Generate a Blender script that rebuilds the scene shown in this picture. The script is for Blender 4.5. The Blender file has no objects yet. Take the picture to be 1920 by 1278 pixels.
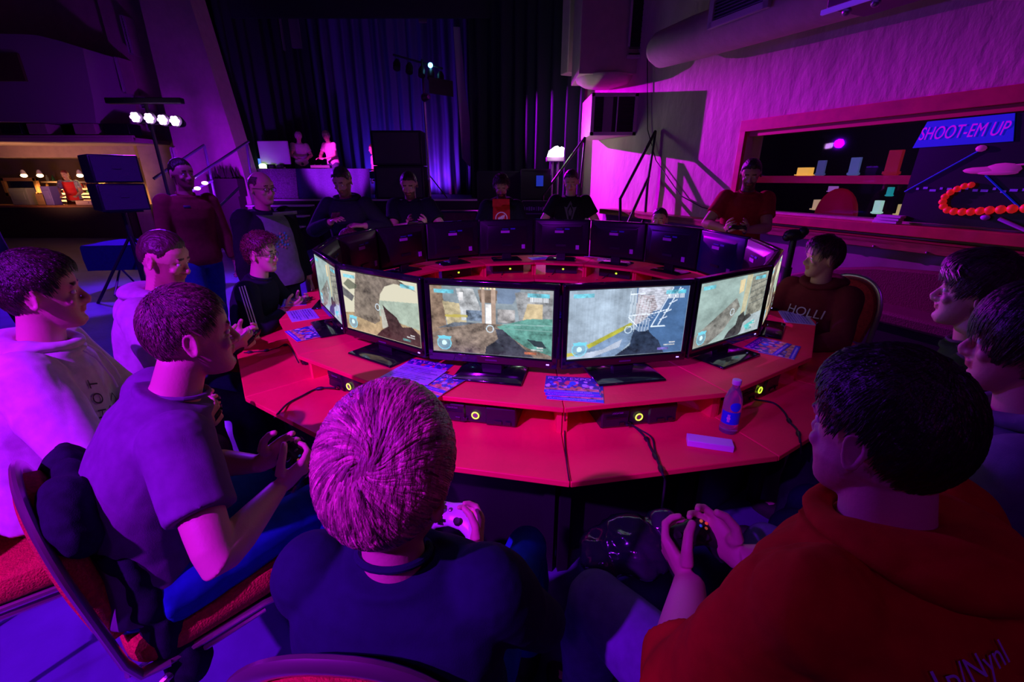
import bpy, math, random
import numpy as np
from mathutils import Vector as V, Matrix, noise
random.seed(7); rng = np.random.default_rng(7)
C = bpy.context.scene; COL = C.collection; R = math.radians
# ---------------------------------------------------------------- camera, world, exposure, large lights
PITCH, FPX, H = .353, 830., 1.62
cd = bpy.data.cameras.new('camera'); cam = bpy.data.objects.new('camera', cd); COL.objects.link(cam)
cd.sensor_width = 36; cd.lens = FPX / 1920 * 36; cd.clip_start = .05
cam.location = (0, 0, H); cam.rotation_euler = (math.pi / 2 - PITCH, 0, 0); C.camera = cam
C.view_settings.view_transform = 'Standard'; C.view_settings.look = 'None'; C.view_settings.exposure = 0.0; C.view_settings.gamma = 1
W = bpy.data.worlds.new('world'); C.world = W; W.use_nodes = True
W.node_tree.nodes['Background'].inputs[0].default_value = (.28, .03, .75, 1); W.node_tree.nodes['Background'].inputs[1].default_value = .013
def lamp(name, kind, loc, to, col, e, size=.08, cone=60, blend=.4):
    l = bpy.data.lights.new(name, kind); l.energy = e; l.color = col
    if kind == 'AREA': l.size = size
    else: l.shadow_soft_size = size
    if kind == 'SPOT': l.spot_size = R(cone); l.spot_blend = blend
    o = bpy.data.objects.new(name, l); COL.objects.link(o); o.location = loc
    if to: o.rotation_euler = (V(to) - V(loc)).to_track_quat('-Z', 'Y').to_euler()
    return o
# truss lamps behind the photographer, lamp tree on the stage (lights the right wall), lamp bar at the left, stage wash
lamp('truss_spot', 'SPOT', (-2.7, -1.9, 4.1), (-1.15, 1.7, .6), (.42, .006, 1), 2150, .06, 47, .75)
lamp('truss_spot_low', 'SPOT', (-3.6, -1.2, 3.6), (-1.3, 1.2, .8), (.24, .01, 1), 330, .08, 46, .6)
lamp('truss_spot_warm', 'SPOT', (1.7, -2.0, 3.9), (.75, 1.0, .8), (1, .04, .30), 8, .12, 46, .7)
lamp('truss_wash', 'SPOT', (-1.0, -2.2, 4.4), (.2, 3.2, .7), (.34, .01, 1), 60, .2, 80, .8)
lamp('stage_tree_spot', 'SPOT', (-1.9, 12.2, 3.5), (4.6, 5.6, 1.0), (.62, .0, 1), 5200, .02, 64, .5)
lamp('bar_spot', 'SPOT', (-5.4, 7.2, 2.5), (.2, 3.2, .9), (.20, .0, 1), 420, .1, 80, .6)
lamp('bar_spot_floor', 'SPOT', (-5.6, 7.2, 2.6), (-4.8, 5.2, 0), (.22, .01, 1), 900, .1, 125, .7)
lamp('stage_wash_blue', 'SPOT', (-4.3, 15.1, 1.3), (-4.1, 15.75, 2.0), (.10, .02, 1), 260, .1, 130, .9)
lamp('stage_wash_violet', 'SPOT', (-2.6, 15.1, 1.3), (-2.5, 15.75, 2.0), (.22, .02, 1), 300, .1, 130, .9)
lamp('stage_wash_dim', 'SPOT', (-3.5, 12.9, 1.3), (-3.6, 15.6, 3.0), (.16, .02, 1), 60, .2, 110, .9)
lamp('stage_wash_magenta', 'SPOT', (-5.6, 8.2, 3.0), (-4.4, 12.6, 1.8), (.9, .03, 1), 3400, .1, 24, .5)
lamp('pilaster_spot', 'SPOT', (-5.9, 9.2, 1.0), (-7.2, 11.4, 1.7), (.32, .0, 1), 340, .2, 95, .9)
lamp('added_floor_spot', 'SPOT', (-3.3, 2.0, 4.6), (-4.3, 4.9, 0), (.20, .01, 1), 900, .15, 78, .8)  # unseen overhead spot, added to brighten the floor at the left

# ---------------------------------------------------------------- pixel helpers: a point of the photo at a chosen world depth or height
CP, SP = math.cos(PITCH), math.sin(PITCH)
def ray(x, y): a = (x - 960) / FPX; b = (639 - y) / FPX; return V((a, CP + b * SP, -SP + b * CP))
def P(x, y, Y): d = ray(x, y); return V((0, 0, H)) + d * (Y / d.y)
def G(x, y, z): d = ray(x, y); return V((0, 0, H)) + d * ((z - H) / d.z)

# ---------------------------------------------------------------- materials
def mat(name, col, rough=.6, metal=0, emit=None, es=1, bump=0, bscale=40, var=0, vscale=6, coat=0, attr=None, trans=0, stretch=(1, 1, 1), spec=.5):
    m = bpy.data.materials.new(name); m.use_nodes = True; nt = m.node_tree; b = nt.nodes['Principled BSDF']
    b.inputs['Base Color'].default_value = (*col, 1); b.inputs['Roughness'].default_value = rough; b.inputs['Metallic'].default_value = metal
    b.inputs['Coat Weight'].default_value = coat; b.inputs['Transmission Weight'].default_value = trans; b.inputs['Specular IOR Level'].default_value = spec
    L = nt.links.new
    tc = nt.nodes.new('ShaderNodeTexCoord'); mp = nt.nodes.new('ShaderNodeMapping'); mp.inputs['Scale'].default_value = stretch
    L(tc.outputs['Object'], mp.inputs[0])
    src = None
    if attr:
        at = nt.nodes.new('ShaderNodeAttribute'); at.attribute_name = attr; src = at.outputs['Color']
        mx = nt.nodes.new('ShaderNodeMix'); mx.data_type = 'RGBA'; mx.blend_type = 'MULTIPLY'; mx.inputs[0].default_value = 1
        mx.inputs[6].default_value = (*col, 1); L(src, mx.inputs[7]); src = mx.outputs[2]
    if var:
        n = nt.nodes.new('ShaderNodeTexNoise'); n.inputs['Scale'].default_value = vscale; n.inputs['Detail'].default_value = 6; L(mp.outputs[0], n.inputs[0])
        mr = nt.nodes.new('ShaderNodeMapRange'); mr.inputs[1].default_value = .3; mr.inputs[2].default_value = .7; mr.inputs[3].default_value = 1 - var; mr.inputs[4].default_value = 1 + var
        L(n.outputs[0], mr.inputs[0])
        mx = nt.nodes.new('ShaderNodeMix'); mx.data_type = 'RGBA'; mx.blend_type = 'MULTIPLY'; mx.inputs[0].default_value = 1
        if src: L(src, mx.inputs[6])
        else: mx.inputs[6].default_value = (*col, 1)
        L(mr.outputs[0], mx.inputs[7]); src = mx.outputs[2]
    if src: L(src, b.inputs['Base Color'])
    if bump:
        n2 = nt.nodes.new('ShaderNodeTexNoise'); n2.inputs['Scale'].default_value = bscale; n2.inputs['Detail'].default_value = 5; L(mp.outputs[0], n2.inputs[0])
        bp = nt.nodes.new('ShaderNodeBump'); bp.inputs['Strength'].default_value = bump; bp.inputs['Distance'].default_value = .02
        L(n2.outputs[0], bp.inputs['Height']); L(bp.outputs[0], b.inputs['Normal'])
    if emit is not None:
        b.inputs['Emission Strength'].default_value = es
        if emit == 'attr': L(at.outputs['Color'], b.inputs['Emission Color']); 
        else: b.inputs['Emission Color'].default_value = (*emit, 1)
    return m
def cloth(name, col, var=.12, bump=.25): return mat(name, col, .92, bump=bump * .4, bscale=420, var=var, vscale=30, spec=.15)
K = {}
K['black'] = mat('black_plastic', (.012, .012, .014), .45)
K['gloss'] = mat('gloss_black', (.008, .008, .01), .12, coat=.6)
K['desk'] = mat('red_desk_paint', (.95, .010, .075), .55, var=.10, vscale=5, bump=.06, bscale=60)
K['chairred'] = mat('red_chair_fabric', (.55, .025, .03), .85, bump=.5, bscale=160, var=.22, vscale=70)
K['chrome'] = mat('chair_frame_metal', (.55, .42, .45), .28, metal=.85)
K['metal'] = mat('dark_metal', (.04, .04, .045), .4, metal=.6)
K['steel'] = mat('steel', (.35, .35, .38), .35, metal=.8)
K['white'] = mat('white_paint', (.75, .75, .75), .6)
K['paper'] = mat('white_paper', (.8, .8, .85), .7)
K['stucco'] = mat('stucco_wall', (.62, .50, .42), .9, bump=.9, bscale=9, var=.12, vscale=3, stretch=(1, 1, .5))
K['stuccol'] = mat('smooth_wall', (.55, .45, .36), .9, bump=.3, bscale=12, var=.08)
K['floor'] = mat('hall_floor', (.08, .08, .24), .42, bump=.12, bscale=20, var=.28, vscale=2.5)
K['stage'] = mat('stage_black', (.015, .015, .018), .6)
K['curtain'] = mat('black_curtain', (.03, .03, .05), .9, spec=.1)
K['curtainb'] = mat('stage_curtain', (.10, .10, .16), .8, spec=.2)
K['wood'] = mat('ledge_wood', (.35, .14, .06), .45, var=.3, vscale=8, stretch=(1, 1, 8))
K['redwood'] = mat('red_trim_wood', (.55, .06, .07), .45, var=.2, vscale=6)
K['glass'] = mat('glass_pane', (.9, .9, .95), .03, trans=1); 
K['rubber'] = mat('rubber', (.02, .02, .02), .7)

# ---------------------------------------------------------------- mesh builder
class M:
    def __init__(s): s.v = []; s.f = []; s.m = []
    def add(s, vs, fs, T=None, mi=0):
        o = len(s.v)
        s.v += [tuple(T @ V(p)) if T else tuple(p) for p in vs]
        s.f += [tuple(i + o for i in f) for f in fs]; s.m += [mi] * len(fs); return s
    def box(s, c, d, T=None, mi=0, rz=0):
        x, y, z = [q / 2 for q in d]; c = V(c); q = Matrix.Rotation(rz, 3, 'Z')
        vs = [c + q @ V((i * x, j * y, k * z)) for i in (-1, 1) for j in (-1, 1) for k in (-1, 1)]
        return s.add(vs, [(0, 1, 3, 2), (4, 6, 7, 5), (0, 4, 5, 1), (2, 3, 7, 6), (0, 2, 6, 4), (1, 5, 7, 3)], T, mi)
    def loft(s, rings, T=None, mi=0, cap=True):
        n = len(rings[0]); vs = [p for r in rings for p in r]; fs = []
        for i in range(len(rings) - 1):
            for j in range(n):
                k = (j + 1) % n; fs.append((i * n + j, i * n + k, (i + 1) * n + k, (i + 1) * n + j))
        if cap:
            fs.append(tuple(range(n - 1, -1, -1))); fs.append(tuple((len(rings) - 1) * n + j for j in range(n)))
        return s.add(vs, fs, T, mi)
    def tube(s, pts, r, n=10, T=None, mi=0, closed=False, ref=None, rb=None):
        pts = [V(p) for p in pts]; N = len(pts)
        rr = r if isinstance(r, (list, tuple)) else [r] * N; rb = rb or rr
        rings = []; up = V(ref) if ref else None
        for i, p in enumerate(pts):
            if closed: t = pts[(i + 1) % N] - pts[i - 1]
            else: t = pts[min(i + 1, N - 1)] - pts[max(i - 1, 0)]
            if t.length < 1e-9: t = V((0, 0, 1))
            t.normalize()
            if up is None: up = V((0, 0, 1)) if abs(t.z) < .9 else V((1, 0, 0))
            a = up - t * up.dot(t)
            if a.length < 1e-4: a = t.orthogonal()
            a.normalize(); b = t.cross(a)
            if ref is None: up = a
            rings.append([p + a * math.cos(2 * math.pi * k / n) * rr[i] + b * math.sin(2 * math.pi * k / n) * rb[i] for k in range(n)])
        if closed: rings.append(rings[0]); return s.loft(rings, T, mi, cap=False)
        return s.loft(rings, T, mi)
    def ball(s, c, r, n=12, T=None, mi=0, Rm=None):
        r = (r, r, r) if isinstance(r, (int, float)) else r; c = V(c); rings = []; m = max(6, n // 2 + 1)
        top = None
        vs = []; fs = []
        for i in range(1, m):
            a = math.pi * i / m
            for j in range(n):
                b = 2 * math.pi * j / n; q = V((r[0] * math.sin(a) * math.cos(b), r[1] * math.sin(a) * math.sin(b), r[2] * math.cos(a)))
                vs.append(c + (Rm @ q if Rm else q))
        for i in range(m - 2):
            for j in range(n): k = (j + 1) % n; fs.append((i * n + j, (i + 1) * n + j, (i + 1) * n + k, i * n + k))
        q = V((0, 0, r[2])); q = Rm @ q if Rm else q
        vs += [c + q, c - q]; t = len(vs) - 2; l = (m - 2) * n
        for j in range(n): k = (j + 1) % n; fs.append((t, j, k)); fs.append((t + 1, l + k, l + j))
        return s.add(vs, fs, T, mi)
    def lathe(s, prof, n=20, c=(0, 0, 0), T=None, mi=0):
        c = V(c); return s.loft([[c + V((r * math.cos(2 * math.pi * k / n), r * math.sin(2 * math.pi * k / n), z)) for k in range(n)] for r, z in prof], T, mi)
    def prism(s, poly, z0, z1, T=None, mi=0):
        return s.loft([[V((x, y, z0)) for x, y in poly], [V((x, y, z1)) for x, y in poly]], T, mi)
def obj(name, m, ma, parent=None, bevel=0, smooth=True, ang=40, sub=0):
    me = bpy.data.meshes.new(name); me.from_pydata(m.v, [], m.f); me.update()
    mats = ma if isinstance(ma, (list, tuple)) else [ma]
    for x in mats: me.materials.append(K[x] if isinstance(x, str) else x)
    if len(mats) > 1: me.polygons.foreach_set('material_index', m.m)
    if smooth:
        me.polygons.foreach_set('use_smooth', [True] * len(me.polygons)); me.set_sharp_from_angle(angle=R(ang))
    o = bpy.data.objects.new(name, me); COL.objects.link(o)
    if parent: o.parent = parent
    if bevel:
        b = o.modifiers.new('b', 'BEVEL'); b.width = bevel; b.segments = 2; b.limit_method = 'ANGLE'; b.angle_limit = R(40)
    if sub:
        b = o.modifiers.new('s', 'SUBSURF'); b.levels = sub; b.render_levels = sub
    return o
def tag(o, label, cat, group=None, kind=None):
    if label: o['label'] = label
    if cat: o['category'] = cat
    if group: o['group'] = group
    if kind: o['kind'] = kind
    return o
def thing(name, label, cat, loc=(0, 0, 0), rz=0, group=None):
    o = bpy.data.objects.new(name, None); COL.objects.link(o); o.empty_display_size = .05
    o.location = loc; o.rotation_euler = (0, 0, rz); return tag(o, label, cat, group)
def struct(name, m, ma, **k): o = obj(name, m, ma, **k); o['kind'] = 'structure'; return o
def dup(root, loc, rz, label=None, group=None):
    def cp(o, par):
        c = o.copy(); COL.objects.link(c)
        if par: c.parent = par
        for ch in o.children: cp(ch, c)
        return c
    r = cp(root, None); r.location = loc; r.rotation_euler = (0, 0, rz)
    if label: r['label'] = label
    if group: r['group'] = group
    return r
def textmesh(name, s, size, ma, parent=None, T=None, shear=0, ext=.0008, sub=0, sx=1):
    cu = bpy.data.curves.new(name, 'FONT'); cu.body = s; cu.size = size; cu.extrude = ext; cu.align_x = 'CENTER'; cu.align_y = 'CENTER'; cu.shear = shear
    o = bpy.data.objects.new(name, cu); COL.objects.link(o); dg = bpy.context.evaluated_depsgraph_get()
    me = bpy.data.meshes.new_from_object(o.evaluated_get(dg)); bpy.data.objects.remove(o)
    if sx != 1: me.transform(Matrix.Scale(sx, 4, (1, 0, 0)))
    if T: me.transform(T)
    me.materials.clear(); me.materials.append(K[ma] if isinstance(ma, str) else ma)
    o = bpy.data.objects.new(name, me); COL.objects.link(o)
    if parent: o.parent = parent
    return o
def frame(o, x, y, z=None):   # matrix with origin o and x, y axes
    x = V(x).normalized(); y = V(y); y = (y - x * y.dot(x)).normalized(); z = x.cross(y)
    m = Matrix((x, y, z)).transposed().to_4x4(); m.translation = V(o); return m
def colorgrid(name, img, w, h, ma, parent=None, T=None):   # flat picture surface carrying its own colours, x right, y up, centred
    ny, nx = img.shape[:2]; xs = np.linspace(-w / 2, w / 2, nx); ys = np.linspace(h / 2, -h / 2, ny)
    X, Y = np.meshgrid(xs, ys); co = np.stack([X, Y, 0 * X], -1).reshape(-1, 3)
    i = np.arange((ny - 1) * (nx - 1)); r, c = i // (nx - 1), i % (nx - 1); a = r * nx + c
    fs = np.stack([a, a + nx, a + nx + 1, a + 1], -1)
    me = bpy.data.meshes.new(name); me.from_pydata(co.tolist(), [], fs.tolist())
    at = me.color_attributes.new('pic', 'FLOAT_COLOR', 'POINT'); at.data.foreach_set('color', np.concatenate([img.reshape(-1, 3), np.ones((ny * nx, 1))], 1).astype('f').ravel())
    if T: me.transform(T)
    me.materials.append(ma); o = bpy.data.objects.new(name, me); COL.objects.link(o)
    if parent: o.parent = parent
    return o
# ================================================================= THE ROOM
RO = V((1.65, 10.2, 0)); RE = V((.387, -.922, 0)); RN = V((-.922, -.387, 0))     # right wall: origin, along, normal into the room
def RW(s, z, n=0): q = RO + RE * s + RN * n; return V((q.x, q.y, z))
TR = Matrix((RE, V((0, 0, 1)), RN)).transposed().to_4x4(); TR.translation = RO    # local (s, z, n)
TRZ = Matrix((RE, RN * -1, V((0, 0, 1)))).transposed().to_4x4(); TRZ.translation = RO   # local (s, -n, z)
m = M(); m.box((-4, 7, -.05), (26, 24, .1)); struct('floor', m, 'floor')
m = M(); m.box((-4, 7, 7.3), (26, 24, .1)); struct('ceiling', m, 'stuccol')
# right wall with window opening s 3.95..9.4, z 1.2..2.2
m = M()
m.box((-.1 + 1.9, 3.6, -.15), (4.3, 7.3, .3), TR); m.box((8.0, 4.72, -.15), (8.1, 5.04, .3), TR); m.box((8.0, .58, -.15), (8.1, 1.24, .3), TR); m.box((11.0, 1.7, -.15), (2.1, 1.02, .3), TR)
struct('wall_right', m, 'stucco')
m = M(); m.box((6.9, 1.6, -1.5), (7.4, 3.2, .06), TR); m.box((3.3, 1.6, -.9), (.06, 3.2, 1.2), TR); m.box((10.5, 1.6, -.9), (.06, 3.2, 1.2), TR); m.box((6.9, 3.1, -.9), (7.2, .06, 1.2), TR); m.box((6.9, .6, -.9), (7.2, .06, 1.2), TR)
struct('wall_bar_room', m, mat('bar_room_wall', (.02, .02, .035), .7))
# window trim
m = M(); m.box((7.0, 2.27, .02), (6.3, .14, .06), TR); m.box((3.9, 1.72, .02), (.09, 1.0, .06), TR); m.box((7.0, 1.13, .06), (6.3, .10, .20), TR)
struct('window_1', m, 'redwood', bevel=.005)
m = M(); m.box((7.0, 2.17, -.03), (6.2, .06, .05), TR); struct('trim_1', m, mat('trim_red', (.65, .07, .08), .5))
m = M(); m.box((7.1, 1.7, -.12), (6.3, 1.0, .006), TR); g = obj('window_glass', m, mat('window_glass', (.95, .95, 1), .02, trans=1)); g['kind'] = 'structure'; g.name = 'window_2'
# red shelf rail behind the glass with things standing on it
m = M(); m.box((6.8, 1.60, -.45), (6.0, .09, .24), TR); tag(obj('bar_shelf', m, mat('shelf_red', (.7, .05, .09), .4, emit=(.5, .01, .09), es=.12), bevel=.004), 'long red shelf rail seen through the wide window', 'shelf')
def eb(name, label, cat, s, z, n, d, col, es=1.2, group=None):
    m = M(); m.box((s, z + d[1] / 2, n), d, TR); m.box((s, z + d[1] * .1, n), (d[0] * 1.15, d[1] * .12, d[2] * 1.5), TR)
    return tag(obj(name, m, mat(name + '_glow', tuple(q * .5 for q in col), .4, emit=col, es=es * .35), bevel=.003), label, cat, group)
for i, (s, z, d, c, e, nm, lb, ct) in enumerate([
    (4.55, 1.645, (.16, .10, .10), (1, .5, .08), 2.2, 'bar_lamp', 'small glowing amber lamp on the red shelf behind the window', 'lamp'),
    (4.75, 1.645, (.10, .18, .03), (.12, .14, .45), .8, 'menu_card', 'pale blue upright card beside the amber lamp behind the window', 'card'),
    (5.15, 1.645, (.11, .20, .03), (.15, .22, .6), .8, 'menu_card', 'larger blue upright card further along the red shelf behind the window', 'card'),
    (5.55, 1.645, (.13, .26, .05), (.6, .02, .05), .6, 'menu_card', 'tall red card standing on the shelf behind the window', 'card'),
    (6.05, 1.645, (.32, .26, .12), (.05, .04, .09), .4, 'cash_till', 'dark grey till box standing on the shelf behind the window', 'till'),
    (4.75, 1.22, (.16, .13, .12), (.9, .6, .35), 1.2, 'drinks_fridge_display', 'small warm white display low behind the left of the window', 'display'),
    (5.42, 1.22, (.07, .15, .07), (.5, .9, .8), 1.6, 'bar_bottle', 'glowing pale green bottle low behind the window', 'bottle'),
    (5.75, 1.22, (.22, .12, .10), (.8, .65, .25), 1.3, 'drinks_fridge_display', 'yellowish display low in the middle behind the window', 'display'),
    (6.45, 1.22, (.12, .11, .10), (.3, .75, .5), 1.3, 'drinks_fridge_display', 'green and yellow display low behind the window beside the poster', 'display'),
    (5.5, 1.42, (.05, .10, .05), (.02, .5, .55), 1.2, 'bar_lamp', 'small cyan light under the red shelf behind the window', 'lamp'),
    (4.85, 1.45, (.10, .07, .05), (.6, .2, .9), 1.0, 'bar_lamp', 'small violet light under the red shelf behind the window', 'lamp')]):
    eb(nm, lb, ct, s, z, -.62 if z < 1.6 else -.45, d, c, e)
for s, lb in ((5.0, 'red rounded chair back behind the left of the window'), (6.1, 'red rounded chair back behind the middle of the window')):
    m = M(); m.loft([[V((s + .26 * math.cos(a) * k, 1.14 + .36 * max(0, math.sin(a)) * k + (-.1 if math.sin(a) < 0 else 0), -.5 - dz)) for a in [2 * math.pi * q / 24 for q in range(24)]] for k, dz in ((.92, 0), (1, .02), (1, .06), (.92, .08))], TR)
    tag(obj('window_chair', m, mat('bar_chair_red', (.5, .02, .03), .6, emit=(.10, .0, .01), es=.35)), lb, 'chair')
lamp('bar_room_lamp', 'POINT', RW(5.4, 2.95, -.35), None, (.5, .2, 1), 3, .02)
# poster board with sign
PB = thing('poster_board', 'black game poster board with blue SHOOT-EM UP sign and red bead chain', 'poster', RW(7.0, 1.19, .05)); 
Tp = TR.copy(); Tp.translation = (0, 0, 0)
m = M(); m.loft([[V((x, y, z)) for x, y in ((-1.0, .02), (1.5, .02), (1.5, .93), (-.98, .93))] for z in (0, .02)], Tp); obj('board', m, mat('poster_black', (.008, .008, .02), .35), PB)
m = M(); m.loft([[V((x, y, z)) for x, y in ((-1.04, .70), (-.33, .715), (-.38, .93), (-.98, .925))] for z in (.022, .03)], Tp); obj('sign', m, mat('sign_blue', (.02, .05, .9), .5, emit=(.0, .01, .35), es=.5), PB)
t = textmesh('sign_text', 'SHOOT-EM UP', .155, mat('sign_pink', (.8, .1, .8), .5, emit=(.35, .0, .5), es=.6), PB, Tp @ Matrix.Translation((-.70, .815, .034)), shear=.2, sx=.62)
m = M(); m.tube([(-1.0, .30, .03), (-.52, .66, .03)], .006, 6, Tp); m.tube([(-.43, .45, .03), (-.1, .16, .03)], .007, 6, Tp); obj('drawn_beam', m, mat('poster_beam', (.01, .03, .7), .5, emit=(0, .01, .3), es=.5), PB)
m = M(); m.ball((-.52, .67, .03), (.04, .028, .02), 10, Tp); m.ball((-.47, .49, .03), (.13, .03, .02), 12, Tp); m.ball((-.33, .50, .03), (.12, .05, .02), 12, Tp); m.ball((-.36, .47, .035), (.14, .02, .02), 12, Tp); m.tube([(-.55, .505, .03), (-.2, .535, .03)], .008, 6, Tp)
obj('drawn_spaceship', m, mat('poster_pink', (.75, .08, .45), .5, emit=(.16, .01, .14), es=.6), PB)
m = M(); chain = [(-.50, .37), (-.545, .36), (-.59, .335), (-.63, .305), (-.66, .265), (-.665, .22), (-.65, .18), (-.61, .15), (-.56, .14), (-.50, .14), (-.44, .145), (-.38, .155), (-.32, .165), (-.25, .175), (-.18, .185), (-.1, .195), (-.02, .2), (.06, .2)]
for i, (x, y) in enumerate(chain): m.ball((x, y, .04), .027 + .0008 * i, 10, Tp)
obj('bead_chain', m, mat('poster_red', (.9, .06, .03), .5, emit=(.5, .01, .01), es=.5), PB)
m = M()
for i in range(26): x = -.9 + i * .062; m.box((x, .33 + .012 * math.sin(i * 2.3), .026), (.02 + .014 * (i % 3), .02, .006), Tp)
tag(obj('drawn_city_lights', m, mat('poster_violet', (.25, .08, .8), .5, emit=(.06, .01, .25), es=.6), PB), None, None, kind='stuff')
m = M(); m.ball((-.33, .105, .04), (.035, .025, .02), 10, Tp); m.tube([(-.24, .10, .035), (.0, -.0, .035)], .016, 8, Tp); obj('drawn_rocket', m, mat('poster_lilac', (.5, .35, .9), .5), PB)
for i, dz in enumerate((0, .028, .056)):
    m = M(); m.box((5.95 + .012 * (i - 1), 1.196 + dz, .11), (.22, .024, .10), TR)
    tag(obj('leaflet_stack', m, 'paper', bevel=.003), ['lowest', 'middle', 'topmost'][i] + ' of three leaflet piles on the red sill at the poster corner', 'leaflet stack')
# ledge counter in front of the wall, wainscot below, banquette
m = M(); m.box((6.3, 1.02, .17), (10.6, .05, .32), TR); m.box((6.3, 1.0, .31), (10.6, .09, .04), TR); tag(obj('wooden_ledge', m, 'wood', bevel=.006), 'long brown wooden ledge running along the right wall under the window', 'ledge')
m = M(); m.box((6.3, .5, .12), (10.6, 1.0, .24), TR); struct('trim_2', m, mat('wainscot', (.30, .27, .26), .8, bump=.3, bscale=5, var=.2, vscale=3))
m = M()
for s in (4.75, 5.5, 6.0, 6.45, 6.9, 7.4): m.ball((s, .97, .335), .012, 8, TR)
tag(obj('ledge_bolts', m, 'steel'), 'row of small steel bolts along the wooden ledge front', 'bolts', kind='stuff')
bq = thing('banquette', 'curved red fabric bench seat against the right wall', 'bench', RW(6.7, 0, .3))
prof = [(-1.6, .42), (-1.45, .55), (-1.1, .68), (-.6, .78), (-.1, .82), (.5, .78), (1.2, .8), (1.8, .84), (1.8, .05), (-1.6, .05)]
m = M(); m.loft([[V((x, y, z)) for x, y in prof] for z in (.0, .12)], Tp); obj('backrest', m, mat('bench_red', (.16, .02, .05), .75, bump=.3, bscale=90), bq, bevel=.02)
m = M(); m.box((.2, .40, .28), (3.2, .12, .36), Tp); obj('seat', m, mat('bench_seat', (.14, .02, .05), .75, bump=.3, bscale=90), bq, bevel=.03)
m = M(); m.box((.2, .17, .26), (3.1, .34, .28), Tp); obj('plinth', m, 'black', bq)
# vents and duct on the right wall
def vent(name, label, s0, s1, z0, z1, n, slats=7, T=TR, vertical=False):
    t = thing(name, label, 'vent', T @ V(((s0 + s1) / 2, z0, 0))); inv = Matrix.Translation(-t.location)
    T = inv @ T; w, h = s1 - s0, z1 - z0; c = (s0 + s1) / 2; zc = (z0 + z1) / 2
    m = M(); m.box((c, zc, n / 2 - .02), (w, h, n - .04), T); obj('duct_box', m, 'stuccol', t)
    m = M(); b = .06 * w + .02
    m.box((c, z0 + b / 2, n), (w, b, .05), T); m.box((c, z1 - b / 2, n), (w, b, .05), T); m.box((s0 + b / 2, zc, n), (b, h, .05), T); m.box((s1 - b / 2, zc, n), (b, h, .05), T)
    obj('vent_frame', m, mat('vent_frame_paint', (.55, .5, .5), .5), t, bevel=.004)
    m = M(); m.box((c, zc, n - .02), (w - 2 * b, h - 2 * b, .02), T); obj('backing', m, 'black', t)
    m = M()
    for i in range(slats): z = z0 + b + (h - 2 * b) * (i + .5) / slats; m.box((c, z, n), (w - 2 * b, (h - 2 * b) / slats * .35, .02), T)
    tag(obj('slats', m, 'steel', t), None, None); return t
def face_vent(label, x0, y0, x1, y1, Y, plan_r, z1=None, side=None):
    a, b = P(x0, y0, Y), P(x1, y1, Y); zt = z1 or a.z; t = thing('wall_vent', label, 'vent', ((a.x + b.x) / 2, Y, b.z)); w, h = b.x - a.x, zt - b.z
    m = M(); m.loft([[V((-w / 2, .03, z)), V((w / 2, .03, z)), V((w / 2 - .35, 1.1, z)), V((-w / 2, 1.1, z))] for z in (0, h)]); obj('duct_box', m, 'stuccol', t, bevel=.01)
    return t, w, h
t, w, h = face_vent('square pale framed vent box low on the right wall beside the black curtain', 1110, 174, 1191, 254, 8.83, 0)
FP = mat('vent_frame_paint', (.55, .5, .5), .5)
m = M()
for c, d in (((0, 0, .03), (w, .05, .06)), ((0, 0, h - .03), (w, .05, .06)), ((-w / 2 + .03, 0, h / 2), (.06, .05, h)), ((w / 2 - .03, 0, h / 2), (.06, .05, h))): m.box(c, d)
obj('vent_frame', m, FP, t, bevel=.004); m = M(); m.box((0, .02, h / 2), (w - .1, .02, h - .1)); obj('backing', m, 'black', t)
m = M()
for i in range(9):
    for x, q in ((-w * .36, .2), (w * .30, .3)): m.box((x, .0, .08 + (h - .16) * (i + .5) / 9), (w * q, .02, .012))
obj('slats', m, 'metal', t); m = M(); m.box((-w * .14, -.01, h / 2), (w * .2, .02, h - .12)); obj('baffle', m, 'steel', t); m = M(); m.tube([(w * .06, -.02, .06), (w * .06, -.02, h - .06)], .012, 8); obj('pale_rod', m, 'white', t)
t, w, h = face_vent('tall narrow vent box high on the right wall above the square vent', 1092, 0, 1204, 138, 8.9, 0, 6.9)
m = M(); m.loft([[V((k * w / 2 * math.cos(a), .45 + k * .5 * math.sin(a), z)) for a in [2 * math.pi * q / 24 for q in range(24)]] for k, z in ((.75, -.12), (.95, -.06), (1, .0), (1, .02))]); obj('rounded_foot', m, 'stuccol', t)
m = M()
for c, d in (((w * .36, -.02, .25), (w * .26, .05, .05)), ((w * .25, -.02, h / 2 + .2), (.035, .05, h - .4)), ((w * .47, -.02, h / 2 + .2), (.035, .05, h - .4))): m.box(c, d)
obj('vent_frame', m, FP, t, bevel=.004); m = M(); m.box((w * .36, .0, h / 2 + .2), (w * .22, .02, h - .4)); obj('backing', m, 'black', t)
m = M()
for i in range(40): m.box((w * .36, -.015, .3 + (h - .4) * i / 40), (w * .2, .015, .012))
obj('slats', m, 'metal', t)
m = M(); m.box((-.35, 5.3, .25), (.3, 3.4, .5), TR); tag(obj('curtain_vent_panel', m, 'stuccol', bevel=.02), 'tall pale panel between the black curtain and the high vent', 'panel')
m = M(); m.lathe([(.62, 0), (.62, 4)], 4); m = M()
m.tube([(2.35 + .001, 3.42, .45), (2.4, 3.42, .45), (2.55, 3.41, .45), (3.2, 3.4, .45), (9.5, 3.22, .45)], [.05, .16, .24, .26, .26], 20, TR); du = tag(obj('air_duct', m, 'stuccol'), 'long round pale air duct running high along the right wall', 'duct')
vent('duct_vent', 'framed grille mounted on the long round air duct', 3.75, 4.6, 3.33, 3.68, .74, 6)
pj = thing('ceiling_light_panel', 'dark box fixture with violet lit edge hanging at the top right', 'light fixture', RW(6.35, 2.95, 1.02))
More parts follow.
